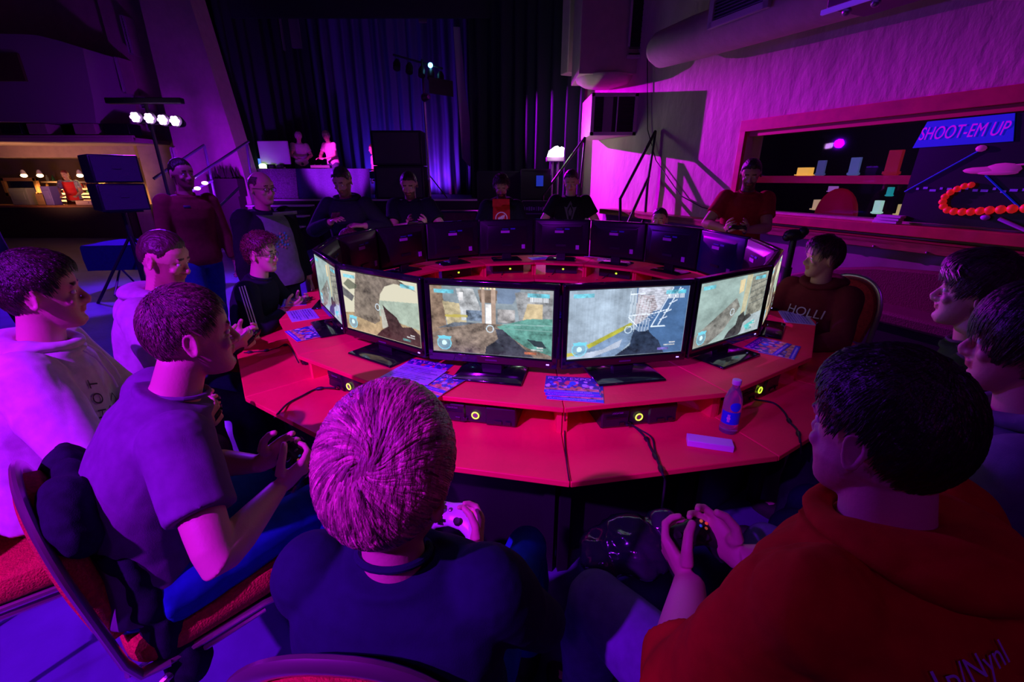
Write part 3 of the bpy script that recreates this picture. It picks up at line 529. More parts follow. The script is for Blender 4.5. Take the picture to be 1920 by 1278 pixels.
# ---- screen pictures (colour grids)
def canvas(nx=193, ny=109):
    y, x = np.mgrid[0:ny, 0:nx]; return np.zeros((ny, nx, 3)), x / (nx - 1), y / (ny - 1)
def fnoise(x, y, sx, sy, seed=0, o=6):
    r = np.random.default_rng(seed); out = 0 * x; a = 1
    for k in range(o):
        gx, gy = int(sx * 2 ** k) + 2, int(sy * 2 ** k) + 2; g = r.random((gy, gx)); fx, fy = x * (gx - 1.001), y * (gy - 1.001)
        ix, iy = fx.astype(int), fy.astype(int); ux, uy = fx - ix, fy - iy
        out += a * (g[iy, ix] * (1 - ux) * (1 - uy) + g[iy, ix + 1] * ux * (1 - uy) + g[iy + 1, ix] * (1 - ux) * uy + g[iy + 1, ix + 1] * ux * uy - .5) * .8; a *= .72
    return out
def inpoly(x, y, pts):
    c = np.zeros(x.shape, bool); n = len(pts)
    for i in range(n):
        (x0, y0), (x1, y1) = pts[i], pts[(i + 1) % n]
        if y0 == y1: continue
        c ^= ((y0 > y) != (y1 > y)) & (x < (x1 - x0) * (y - y0) / (y1 - y0) + x0)
    return c
def fill(im, x, y, pts, col, nz=0, seed=1, a=1.):
    k = inpoly(x, y, pts); c = np.array(col, float)[None, :] * (1 + nz * fnoise(x, y, 14, 10, seed)[k][:, None]); im[k] = im[k] * (1 - a) + c * a
def disc(im, x, y, cx, cy, r0, r1, col, a=1., asp=1.78):
    d = np.hypot((x - cx) * asp, y - cy); k = (d >= r0) & (d <= r1); im[k] = im[k] * (1 - a) + np.array(col) * a
def line(im, x, y, p, q, w, col, a=1.):
    px, py = x - p[0], y - p[1]; qx, qy = q[0] - p[0], q[1] - p[1]; t = np.clip((px * qx + py * qy) / (qx * qx + qy * qy), 0, 1)
    k = np.hypot((px - t * qx) * 1.78, py - t * qy) < w; im[k] = im[k] * (1 - a) + np.array(col) * a
def hud(im, x, y, cx, cy, ammo=(.5, .25, .2), bar=True):
    cy_ = (.10, .50, .62)
    for x0, x1 in ((.035, .20), (.80, .97)): fill(im, x, y, [(x0, .05), (x1, .05), (x1, .11), (x0, .11)], cy_, 1.2, 5, .75)
    if bar:
        k = (y > .11) & (y < .17) & (x > .82) & (x < .965) & ((x * 90) % 1 < .5); im[k] = (.75, .8, .85)
    disc(im, x, y, .10, .86, 0, .105, (.12, .35, .50), .55); disc(im, x, y, .10, .86, .0, .038, (.6, .9, .95)); disc(im, x, y, .10, .86, .098, .112, (.2, .65, .8), .8)
    fill(im, x, y, [(.045, .755), (.165, .755), (.155, .80), (.055, .80)], (.15, .6, .75), 0, 1, .85)
    disc(im, x, y, cx, cy, .045, .058, (.6, .75, .85), .8)
    fill(im, x, y, [(.83, .865), (.93, .865), (.93, .885), (.83, .885)], (.6, .6, .6), 2, 8, .8); fill(im, x, y, [(.88, .83), (.93, .83), (.93, .85), (.88, .85)], (.7, .7, .7), 2, 9, .8)
    fill(im, x, y, [(.78, .91), (.88, .91), (.88, .945), (.78, .945)], ammo, 1.5, 7, .8)
def gun(im, x, y, pts, col): fill(im, x, y, pts, col, 1.1, 21)
def pic_town():
    im, x, y = canvas(); im[:] = (.22, .27, .30); im *= (1 + .8 * fnoise(x, y, 6, 4, 3)[..., None])
    fill(im, x, y, [(0, 0), (.10, 0), (.13, .62), (0, .75)], (.20, .14, .10), 1.2, 4); fill(im, x, y, [(.10, .22), (.30, .26), (.30, .52), (.14, .60)], (.42, .36, .22), .9, 6)
    fill(im, x, y, [(.22, .02), (.36, .02), (.42, .30), (.42, .50), (.26, .50), (.24, .2)], (.42, .44, .45), 1.0, 7); fill(im, x, y, [(.24, .08), (.28, .08), (.28, .2), (.24, .2)], (.7, .7, .7), .3)
    fill(im, x, y, [(.55, .0), (.75, .0), (.68, .22), (.56, .22)], (.16, .22, .32), .4, 8); fill(im, x, y, [(.70, .05), (1, .0), (1, .5), (.74, .5)], (.25, .26, .27), 1.2, 9)
    fill(im, x, y, [(.80, .2), (.92, .2), (.92, .42), (.76, .46)], (.52, .42, .25), .6, 11); fill(im, x, y, [(.40, .03), (.56, .03), (.55, .22), (.42, .22)], (.17, .12, .09), .8, 12)
    for a, b in ((.43, .455), (.51, .545)): fill(im, x, y, [(a, .0), (b, .0), (b, .55), (a, .55)], (.38, .28, .22), .5, 13)
    fill(im, x, y, [(.46, .24), (.51, .24), (.51, .52), (.46, .52)], (.75, .75, .75), .5); fill(im, x, y, [(.56, .3), (.7, .3), (.7, .5), (.56, .5)], (.33, .32, .32), 1.2, 14)
    fill(im, x, y, [(.30, .34), (.43, .34), (.43, .50), (.30, .50)], (.12, .16, .22), 2, 15); line(im, x, y, (.13, .44), (.3, .43), .02, (.45, .38, .06), .8)
    fill(im, x, y, [(.0, .72), (.26, .52), (.75, .52), (1, .60), (1, 1), (0, 1)], (.20, .155, .125), 1.4, 16); fill(im, x, y, [(.04, .64), (.2, .53), (.40, .52), (.2, .6)], (.12, .14, .17), 1, 17)
    fill(im, x, y, [(.55, .56), (.80, .42), (1, .40), (1, .95), (.80, .85), (.66, .7)], (.10, .27, .23), 1.0, 18); fill(im, x, y, [(.80, .72), (.92, .74), (.96, .84), (.86, .82)], (.03, .05, .06), .5)
    line(im, x, y, (.6, .52), (1, .5), .006, (.25, .42, .40)); line(im, x, y, (.62, .58), (1, .58), .005, (.2, .36, .33))
    k = (y < .025) & ((x * 34) % 1 < .5) & (x > .42) & (x < .56); im[k] = (.8, .7, .4)
    gun(im, x, y, [(.54, .60), (.60, .60), (.68, .72), (.86, 1), (.45, 1), (.46, .93), (.52, .82), (.56, .74)], (.045, .05, .07)); fill(im, x, y, [(.46, .88), (.54, .78), (.62, .9), (.56, 1), (.45, 1)], (.025, .03, .04), .8)
    hud(im, x, y, .495, .60, (.55, .16, .08)); return im
def pic_wall():
    im, x, y = canvas(); im[:] = (.27, .34, .42); im *= (1 + .45 * fnoise(x, y, 9, 7, 31)[..., None] + .25 * fnoise(x * 1, y * .15, 40, 3, 32)[..., None]); im *= (1 + .25 * np.exp(-((x - .3) / .2) ** 2))[..., None]
    fill(im, x, y, [(.55, 0), (1, 0), (1, 1), (.62, 1), (.56, .6)], (.06, .13, .28), .4, 33); fill(im, x, y, [(.56, 0), (.86, 0), (.76, .34), (.60, .36), (.56, .30)], (.40, .42, .50), 1.0, 34); fill(im, x, y, [(.56, .1), (.70, .12), (.74, .3), (.60, .52), (.55, .54)], (.34, .30, .34), 1.2, 35)
    for i in range(14):
        a = .50 + .013 * i; line(im, x, y, (a, .05 + .01 * i), (a + .01, .66), .004, (.75, .85, .95), .6)
        line(im, x, y, (.58, .06 + .035 * i), (.86 - .012 * i, .02 + .035 * i), .003, (.8, .85, .95), .5)
    for a, b in (((.50, .09), (.62, .08)), ((.50, .40), (.66, .38)), ((.66, .40), (.84, .33)), ((.92, .02), (.76, .56)), ((.86, .02), (.70, .58)), ((.70, .58), (.82, .58)), ((.5, .42), (.58, .56)), ((.88, .10), (.94, .04)), ((.84, .25), (.90, .2)), ((.80, .38), (.86, .34)), ((.77, .48), (.83, .44))): line(im, x, y, a, b, .007, (.75, .85, .98), .9)
    fill(im, x, y, [(.16, .80), (.52, .50), (.54, .53), (.2, .90)], (.36, .36, .05), .8, 36); fill(im, x, y, [(0, .98), (.2, .84), (.54, .55), (.56, .75), (.42, 1), (0, 1)], (.16, .24, .38), .7, 37); fill(im, x, y, [(0, .90), (.08, .90), (.04, .97), (0, .97)], (.5, .45, .08))
    fill(im, x, y, [(.0, .96), (.30, .88), (.46, .74), (.44, .86), (.2, 1), (0, 1)], (.42, .48, .6), .4, 38)
    gun(im, x, y, [(.54, .72), (.56, .60), (.59, .64), (.66, .64), (.68, .62), (.70, .68), (.78, .80), (.84, 1), (.40, 1), (.50, .88), (.53, .84)], (.022, .035, .07)); hud(im, x, y, .505, .605, (.2, .15, .55)); return im
def pic_arch():
    im, x, y = canvas(); im[:] = (.58, .56, .42); fill(im, x, y, [(.4, .4), (1, .30), (1, .8), (.45, .62)], (.34, .42, .34), .4, 41); fill(im, x, y, [(.35, .62), (1, .72), (1, 1), (0, 1), (0, .72)], (.38, .28, .16), .7, 42)
    arch = [(.22, .0), (1, .0), (1, .10)] + [(.72 + .28 * math.sin(t) * 1.0 - .0, .60 - .52 * math.cos(t)) for t in [math.pi / 2 - i * .2 for i in range(0, 15)]] + [(.47, .85), (.12, .78), (.16, .3)]
    fill(im, x, y, [(.22, 0), (.78, 0), (1, .14), (.86, .08), (.72, .07), (.60, .14), (.53, .28), (.50, .46), (.50, .72), (.42, .80), (.13, .74), (.17, .35)], (.17, .14, .11), 1.2, 43)
    fill(im, x, y, [(.10, .12), (.22, .2), (.2, .26), (.1, .3), (.02, .22)], (.06, .08, .05), 1, 44, .8); fill(im, x, y, [(.0, .26), (.16, .40), (.12, .50), (0, .42)], (.12, .12, .12), .8, 45)
    fill(im, x, y, [(.52, .52), (.60, .50), (.62, .80), (.52, .84)], (.45, .45, .38), .4, 46); gun(im, x, y, [(.55, .44), (.60, .50), (.72, .60), (.78, .74), (.90, .70), (1, .80), (1, 1), (.42, 1), (.50, .88), (.60, .78)], (.055, .03, .03)); hud(im, x, y, .48, .50, (.1, .3, .3), False); return im
def pic_cliff():
    im, x, y = canvas(); im[:] = (.28, .38, .36); im *= (1 + .5 * fnoise(x, y, 5, 5, 51)[..., None]); fill(im, x, y, [(.0, .80), (.25, .60), (.55, .34), (.62, .5), (.40, .85), (.2, 1), (0, 1)], (.22, .22, .20), .9, 52)
    fill(im, x, y, [(.66, 0), (.75, 0), (.72, .6), (.65, .66)], (.45, .42, .28), .4, 53); fill(im, x, y, [(.56, .06), (.64, .05), (.64, .25), (.57, .28)], (.6, .5, .3), .3, 54); fill(im, x, y, [(.75, .05), (1, .0), (1, .7), (.74, .72)], (.24, .24, .2), 1.1, 55)
    for i in range(4): line(im, x, y, (.76, .2 + .1 * i), (1, .14 + .1 * i), .008, (.12, .13, .12))
    fill(im, x, y, [(.70, .72), (1, .66), (1, 1), (.7, 1)], (.35, .42, .45), .5, 56); gun(im, x, y, [(.62, .66), (.70, .60), (.72, .68), (.80, .66), (.84, .72), (.72, .80), (.70, .95), (.66, 1), (.44, 1), (.50, .88), (.60, .80)], (.05, .05, .05)); fill(im, x, y, [(.74, .86), (.90, .80), (.92, .86), (.78, .93)], (.1, .5, .5), .4); hud(im, x, y, .51, .56, (.1, .4, .4), False); return im
SCR = mat('screen_glow', (.02, .02, .02), .25, attr='pic', emit='attr', es=1.3)
pics = [pic_wall(), pic_cliff(), pic_arch(), pic_town()]
def tm(o, x=(1, 0, 0), y=(0, 0, 1)): return frame(o, x, y)
mlabel = {15: 'second lit monitor from the left showing a town street game view', 0: 'third lit monitor showing a blue-white wall and pale scaffold', 14: 'lit monitor at the left showing a stone arch and pale sky', 1: 'lit monitor at the right showing a mossy cliff game view', 13: 'monitor at the left turned so its lit screen is a thin sliver', 2: 'monitor at the right turned so its screen is a thin edge',
 12: 'dark monitor seen from behind at the far left of the ring', 11: 'black monitor back hiding the half hidden seated boy', 10: 'black monitor back in front of the man with the phone', 9: 'black monitor back in front of the man holding a controller', 8: 'black monitor back in front of the bearded man',
 7: 'black monitor back in front of the man in the black symbol shirt', 6: 'black monitor back just right of the man in black symbol shirt', 5: 'black monitor back before the seated boy near the purple wall', 4: 'dark blue lit monitor back in front of the man in red T-shirt', 3: 'dark monitor at the far right corner of the ring behind the edge-on screen'}
BACK = mat('monitor_back', (.016, .015, .02), .38); BACK_LIT = mat('monitor_back_blue_lit', (.015, .02, .10), .35)  # second back material has the bluish light put into its colour
STK = mat('sticker_white', (.6, .55, .7), .6); STB = mat('sticker_blue', (.05, .2, .6), .5)
base_mon = {}
for s in range(16):
    pk = {15: 3, 0: 0, 14: 2, 1: 1, 13: 1, 2: 2}.get(s, s % 4)
    t = thing('monitor', mlabel[s], 'monitor', RP(s, 1.40, ZU), rzs(s), 'black monitors around the ring')
    zc = .226; bk = BACK_LIT if s == 4 else BACK
    m = M(); W2, H2 = .272, .166
    m.box((0, .0, zc + H2 - .010), (2 * W2, .028, .022)); m.box((0, 0, zc - H2 + .004), (2 * W2, .028, .036)); m.box((-W2 + .010, 0, zc), (.022, .028, 2 * H2)); m.box((W2 - .010, 0, zc), (.022, .028, 2 * H2)); obj('bezel', m, 'gloss', t, bevel=.004)
    m = M(); m.loft([[V((i * w, y, zc + j * h)) for i, j in ((-1, -1), (1, -1), (1, 1), (-1, 1))] for y, w, h in ((.008, .268, .163), (.03, .262, .157), (.048, .20, .12), (.055, .19, .11))]); obj('back_shell', m, bk, t, bevel=.006)
    colorgrid('screen', pics[pk], .500, .2815, SCR, t, tm((0, -.0125, zc + .002)))
    m = M(); m.box((0, .01, .06), (.09, .03, .10)); obj('neck', m, 'black', t, bevel=.004)
    m = M(); m.loft([[V((i * w, j * d - .01, z)) for i, j in ((-1, -1), (1, -1), (1, 1), (-1, 1))] for z, w, d in ((.0015, .145, .095), (.010, .143, .093), (.020, .12, .07))]); obj('base', m, 'gloss', t, bevel=.003)
    m = M(); m.box((.0, .031, zc - .02), (.34, .004, .004))
    for i in range(9): m.box((-.14 + i * .035, .050, zc + .142), (.022, .012, .003))
    if 2 < s < 13:
        m = M(); m.box((.02, .057, zc + .055), (.085, .003, .022)); obj('label_sticker', m, STK, t)
        m = M(); m.box((.02, .0565, zc + .08), (.06, .003, .006)); m.box((-.055, .0575, zc + .082), (.045, .003, .012)); obj('blue_label', m, STB, t)
        m = M(); m.box((-.16, .048, zc - .09), (.032, .022, .04)); obj('port_sticker', m, STK, t)
        m = M(); m.box((0, .058, zc - .075), (.10, .006, .02)); obj('port_panel', m, 'black', t)
    else:
        m = M(); m.box((.235, -.0145, zc - H2 + .004), (.012, .002, .005)); obj('power_light', m, mat('power_led', (.5, .4, 1), .4, emit=(.4, .3, 1), es=2), t)
        m = M(); m.box((0, -.0145, zc - H2 + .004), (.05, .002, .006)); obj('maker_mark', m, mat('mark_grey', (.12, .08, .12), .5), t)
# ---- consoles
CB = mat('console_black', (.02, .016, .022), .3); RING = mat('console_ring', (.6, .9, .1), .4, emit=(.55, .72, .04), es=1.4)
clabel = {15: 'console under the second lit monitor behind the blond head', 0: 'console under the third lit monitor left of the water bottle', 14: 'console under the left lit monitor with cable curling onto the desk', 1: 'console right of the water bottle under the right lit monitor', 13: 'console under the desk top at the left sliver monitor', 2: 'console under the right edge desk top', 12: 'console in the left desk section by the striped jacket boy', 3: 'console in the far right desk section beyond the edge-on screen'}
for s in range(16):
    lb = clabel.get(s) or 'console seen from behind, ' + ['under the dark blue lit monitor back', 'under the large monitor back left of the blue one', 'in front of the boy whose head shows over a monitor', 'in front of the man in the diamond symbol shirt', 'in front of the curly bearded man', 'one place right of the black polo man', 'in front of the man in the black polo', 'in front of the half hidden child'][s - 4]
    t = thing('game_console', 'black ' + lb, 'game console', RP(s, 1.485, ZL, -.01), rzs(s), 'black game consoles in the desk cubbies')
    m = M(); rings = []
    for x, y0, hz in ((-.155, -.118, .080), (-.150, -.124, .083), (-.05, -.128, .083), (-.045, -.120, .083), (.035, -.120, .083), (.04, -.128, .083), (.15, -.124, .083), (.155, -.118, .080)):
        rings.append([V((x, y0 + .006, 0.004)), V((x, y0, .012)), V((x, y0 + .004, .0415)), V((x, y0, hz - .006)), V((x, y0 + .006, hz)), V((x, .128, hz)), V((x, .13, .004))])
    m.loft(rings); obj('case', m, CB, t)
    m = M(); m.tube([V((-.005 + .0135 * math.cos(a), -.124, .040 + .0135 * math.sin(a))) for a in [i * math.pi / 10 for i in range(20)]], .0028, 6, closed=True); obj('power_ring', m, RING, t)
    m = M(); m.lathe([(.0105, 0), (.009, .004)], 16, (0, 0, 0), Matrix.Translation((-.005, -.120, .040)) @ Matrix.Rotation(R(90), 4, 'X')); obj('power_button', m, 'steel', t)
    m = M(); m.box((-.10, -.1265, .058), (.085, .003, .002)); m.box((-.10, -.1265, .05), (.085, .003, .0015)); obj('disc_tray', m, 'black', t)
    if s in (0, 15, 14, 1): textmesh('tray_text', 'XBOX360', .010, mat('tray_print', (.20, .14, .22), .5), t, frame((-.095, -.1285, .068), (1, 0, 0), (0, 0, 1)))
    for px_, pw in ((.085, .03), (.125, .02), (-.075, .018), (-.045, .014)): m = M(); m.box((px_, -.1275, .021), (pw, .004, .013)); obj('port_door', m, 'gloss', t)
    if s > 3 and s < 13:
        m = M(); m.ball((-.02, .132, .045), (.011, .006, .009), 8); obj('rear_light', m, RING, t)
        m = M(); m.tube([(.06, .13, .03), (.07, .19, .01), (.09, .24, -.01), (.1, .31, -.0)], .005, 6); obj('power_cable', m, 'rubber', t)
# ---- controller cables with breakaway plugs on the lower desk
def cable(label, pts, plug=None, r=.0035, cat='cable'):
    t = thing('controller_cable', label, cat, pts[0]); o = V(pts[0]); P2 = [V(p) - o for p in pts]
    # smooth the polyline
    S = []
    for i in range(len(P2) - 1):
        p0, p1, p2, p3 = P2[max(i - 1, 0)], P2[i], P2[i + 1], P2[min(i + 2, len(P2) - 1)]
        for k in range(6):
            u = k / 6; S.append(.5 * ((2 * p1) + (p2 - p0) * u + (2 * p0 - 5 * p1 + 4 * p2 - p3) * u * u + (3 * p1 - p0 - 3 * p2 + p3) * u ** 3))
    S.append(P2[-1]); m = M(); m.tube(S, r, 8); obj('cord', m, 'rubber', t)
    for q in (plug or []):
        a, b = S[int(q * (len(S) - 1))], S[min(int(q * (len(S) - 1)) + 3, len(S) - 1)]; m = M(); m.tube([a, a.lerp(b, .3), a.lerp(b, .7), b], [.004, .0085, .0085, .004], 10); obj('plug', m, 'black', t)
    return t
Z1 = ZL + .006
cable('black controller cable hanging over the front desk edge from the third console', [RP(0, 1.625, ZL + .02, -.07), G(1190, 800, Z1), G(1212, 822, Z1), G(1218, 836, Z1), G(1232, 862, Z1 + .003), G(1243, 890, Z1 + .004), G(1247, 901, ZL - .05), G(1240, 960, .55)], [.28, .5, .62], .004)
cable('second thinner black cable beside the one hanging over the front edge', [RP(0, 1.625, ZL + .02, -.05), G(1200, 805, Z1), G(1222, 820, Z1), G(1228, 845, Z1), G(1240, 880, Z1 + .006)], None, .003)
cable('black controller cable from the right console bending down over the desk', [RP(1, 1.625, ZL + .02, -.08), G(1450, 755, Z1), G(1470, 772, Z1), G(1480, 790, Z1), G(1494, 805, Z1), G(1500, 825, Z1 + .003), G(1502, 850, ZL - .06)], [.45, .7], .004)
cable('black controller cable curling from the left console over the desk edge', [RP(14, 1.625, ZL + .02, -.09), G(596, 728, Z1), G(566, 742, Z1), G(540, 756, Z1), G(524, 772, Z1 + .004), G(515, 782, ZL - .04)], [.15], .004)
cable('black cable lying across the far left desk top with small plugs', [RP(13, 1.625, ZL + .02, .14), G(540, 646, Z1), G(520, 652, Z1), G(498, 657, Z1), G(478, 659, Z1), G(457, 661, Z1 + .002)], [.2, .55, .85], .003)
cable('thin black cable running down the front seam between two desk sections', [G(1059, 770, ZU - .02) + V((0, -.012, 0)), G(1059, 800, Z1 + .01), G(1059, 830, Z1), G(1063, 870, Z1), G(1067, 900, Z1 + .002)], None, .0022)
cable('pale thin cable at the console behind the blond head', [RP(15, 1.63, ZU - .03, -.14), G(800, 765, Z1 + .05), G(806, 790, Z1 + .02), G(815, 800, Z1)], None, .003)
# ---- flyers, card, bottle
def pic_flyer(seed, kind=0):
    im, x, y = canvas(61, 43); im[:] = (.05, .03, .40)
    if kind == 0:
        r = np.random.default_rng(seed)
        for i in range(60):
            cx, cy = r.random(), .28 + .5 * r.random(); c = [(.9, .1, .15), (.8, .45, .1), (.1, .2, .9), (.85, .8, .9), (.1, .05, .2), (.7, .1, .6)][r.integers(6)]; disc(im, x, y, cx, cy, 0, .03 + .07 * r.random(), c)
        disc(im, x, y, .52, .40, 0, .12, (.05, .25, .95)); disc(im, x, y, .60, .36, 0, .05, (.9, .85, .95)); disc(im, x, y, .74, .5, 0, .09, (.6, .6, .95))
        fill(im, x, y, [(0, .74), (1, .70), (1, .84), (0, .84)], (.75, .35, .25), 1.5, 61); fill(im, x, y, [(0, 0), (1, 0), (1, .26), (0, .26)], (.03, .02, .30)); fill(im, x, y, [(0, .84), (1, .84), (1, 1), (0, 1)], (.06, .03, .75))
    else:
        im[:] = (.45, .35, .8)
        for i in range(9): fill(im, x, y, [(.06, .1 + i * .09), (.94 - .1 * (i % 3), .1 + i * .09), (.94 - .1 * (i % 3), .14 + i * .09), (.06, .14 + i * .09)], (.12, .06, .45), 1.5, i)
    return im
FLY = mat('flyer_print', (1, 1, 1), .4, attr='pic'); FT = mat('flyer_text', (.8, .7, .9), .5)
fimg = [pic_flyer(1), pic_flyer(5), pic_flyer(3, 1)]
def flyer(label, px, py, z, rot, kind=0, w=.21, h=.148, loc=None):
    p = loc or G(px, py, z); p = V((p.x, p.y, z)); t = thing('flyer', label, 'flyer', p, rot, 'printed event flyers on the desks')
    m = M(); m.box((0, 0, .0008), (w, h, .0016)); obj('sheet', m, 'paper', t)
    colorgrid('print', fimg[kind], w, h, FLY, t, Matrix.Translation((0, 0, .0019)))
    if kind < 2:
        textmesh('title', 'PLAY EXPO', .030, FT, t, Matrix.Translation((-.01, h * .36, .0021)), ext=.0002, sx=1.15)
        textmesh('small_print', 'PLAYEXPOMANCHESTER.COM', .0125, FT, t, Matrix.Translation((-.01, -h * .43, .0021)), ext=.0002, sx=1)
    return t
st_ = .0024
for i, (px, py, r, k, lb) in enumerate([(1079, 735, -.16, 0, 'lowest of the flyer pile on the front desk seam, poking out below'), (1074, 727, -.10, 1, 'middle of the flyer pile on the front desk seam'), (1072, 722, -.13, 0, 'topmost PLAY EXPO flyer of the pile on the front desk seam')]): flyer(lb, px, py, ZU + .001 + i * st_, r, k)
for i, (px, py, r, k, lb) in enumerate([(795, 690, -.35, 1, 'flyer sticking up at the back of the messy pile beside the second monitor'), (800, 722, -.5, 0, 'flyer at the bottom of the messy pile at the desk edge'), (815, 713, -.55, 1, 'PLAY EXPO flyer on the right side of the messy pile'), (765, 708, -.45, 2, 'pale flyer at the left of the messy pile'), (780, 700, -.40, 2, 'topmost pale blue flyer of the messy pile with lines of text')]): flyer(lb, px, py, ZU + .001 + i * st_, r, k)
for i, (px, py, r, k, lb) in enumerate([(596, 619, -.75, 1, 'back flyer of the fanned pair on the left desk'), (573, 625, -.85, 0, 'front flyer of the fanned pair on the left desk'), ]): flyer(lb, px, py, ZU + .001 + i * st_, r, k)
flyer('pale blue flyer lying beyond the fanned pair at the left', 567, 590, ZU + .001, -1.0, 2, .25)
flyer('far left flyer beside the dark monitor edge', 553, 566, ZU + .001, -1.2, 1)
for i, (px, py, r, k, lb) in enumerate([(1462, 655, .9, 0, 'right flyer of the two overlapping on the right desk'), (1440, 648, .75, 1, 'left flyer of the two overlapping on the right desk')]): flyer(lb, px, py, ZU + .001 + i * st_, r, k)
flyer('long pale printed flyer beyond the pair at the right edge desk', 1492, 595, ZU + .001, 1.2, 2, .26, .15)
flyer('pale flyer lying on the far desk behind the monitors', 1012, 484, ZU + .001, .3, 2); flyer('flyer on the far desk near the purple wall boy', 1140, 487, ZU + .001, -.2, 1)
m = M(); m.box((0, 0, .012), (.152, .052, .024)); o = obj('white_card_box', m, mat('card_white', (.7, .7, .8), .6), bevel=.002); q = G(1331, 826, ZL + .02); o.location = (q.x, q.y, ZL); o.rotation_euler = (0, 0, -.28); tag(o, 'small flat white box lying on the lower desk beside the bottle', 'box')
bt = thing('water_bottle', 'clear plastic water bottle with white cap and blue label on the desk', 'bottle', V((G(1364, 808, ZL).x, G(1364, 808, ZL).y, ZL)))
PL = mat('bottle_plastic', (.92, .90, .95), .08, trans=.85); prof = [(.026, 0), (.031, .004), (.032, .02), (.0305, .03), (.032, .04), (.032, .125), (.030, .14), (.022, .168), (.0135, .185), (.0125, .198)]
m = M(); m.lathe(prof, 28); obj('bottle_body', m, PL, bt)
m = M(); m.lathe([(.0150, .196), (.0158, .198), (.0158, .212), (.0145, .215)], 24); obj('cap', m, mat('cap_white', (.75, .7, .8), .4), bt, bevel=.001)
m = M(); n = 20
vs = [V((.0328 * math.cos(a), .0328 * math.sin(a), z)) for z in (.045, .095) for a in [R(180 + 140 * i / n) for i in range(n + 1)]]; m.add(vs, [(i, i + 1, n + 2 + i, n + 1 + i) for i in range(n)])
obj('blue_label', m, mat('label_blue', (.01, .06, .75), .4), bt)
m = M(); vs = [V((.0328 * math.cos(a), .0328 * math.sin(a), .118 + .018 * k * math.sqrt(max(0, 1 - ((a - R(265)) / R(34)) ** 2)))) for k in (-1, 1) for a in [R(231 + 68 * i / n) for i in range(n + 1)]]; m.add(vs, [(i, i + 1, n + 2 + i, n + 1 + i) for i in range(n)])
obj('round_label', m, mat('label_blue2', (.02, .12, .8), .4), bt)
m = M()
for i in range(5): a = R(225 + i * 4); m.box((.0334 * math.cos(a), .0334 * math.sin(a), .070), (.0015, .0035, .006 + .024 * (i % 2)), rz=a)
obj('label_print', m, 'white', bt)
# things in the middle of the ring, floor level
m = M()
for i in range(14):
    a = i * 2.4; pts = [RC + V((.9 * math.cos(a + k * .35) * (.5 + .1 * (k % 3)), .9 * math.sin(a + k * .35) * (.5 + .12 * ((k + i) % 3)), .012 + .008 * (k % 2))) for k in range(7)]; m.tube(pts, .008, 6)
tag(obj('cable_tangle', m, 'rubber'), 'tangle of black cables on the floor inside the ring', 'cables', kind='stuff')
for i, (x, y, z, w, d, h, r, lb, c) in enumerate(((.15, 3.95, .42, .55, .35, .05, .2, 'folded dark blue cloth on a box inside the ring', (.01, .02, .12)), (.15, 3.95, 0, .6, .4, .42, .2, 'dark storage box inside the ring', (.02, .02, .03)))):
    m = M(); m.box((0, 0, h / 2), (w, d, h)); m.box((0, 0, h - .01), (w * 1.04, d * 1.04, .02)); o = obj('storage_box' if i else 'folded_cloth', m, mat('ring_box%d' % i, c, .7), bevel=.01); o.location = (x, y, z); o.rotation_euler = (0, 0, r); tag(o, lb, 'box' if i else 'cloth')
# tripod at the right
t = thing('tripod', 'black tripod stand with round head behind the right end of the ring', 'tripod', (2.62, 3.78, 0)); a = P(1490, 440, 3.78); z = a.z; t.location = (a.x, 3.78, 0)
m = M(); m.tube([(0, 0, .2), (0, 0, z)], .026, 10); m.tube([(0, 0, .5), (0, 0, .9)], .036, 10)
for i in range(3): q = 2.1 * i + .4; m.tube([(0, 0, .55), (.38 * math.cos(q), .38 * math.sin(q), .01)], .014, 6)
obj('legs', m, 'black', t)
m = M(); m.ball((0, 0, z), (.09, .06, .05), 12); m.ball((.05, -.03, z + .03), .04, 10); m.ball((-.06, 0, z - .02), .035, 10); obj('tripod_head', m, 'black', t, bevel=.005)
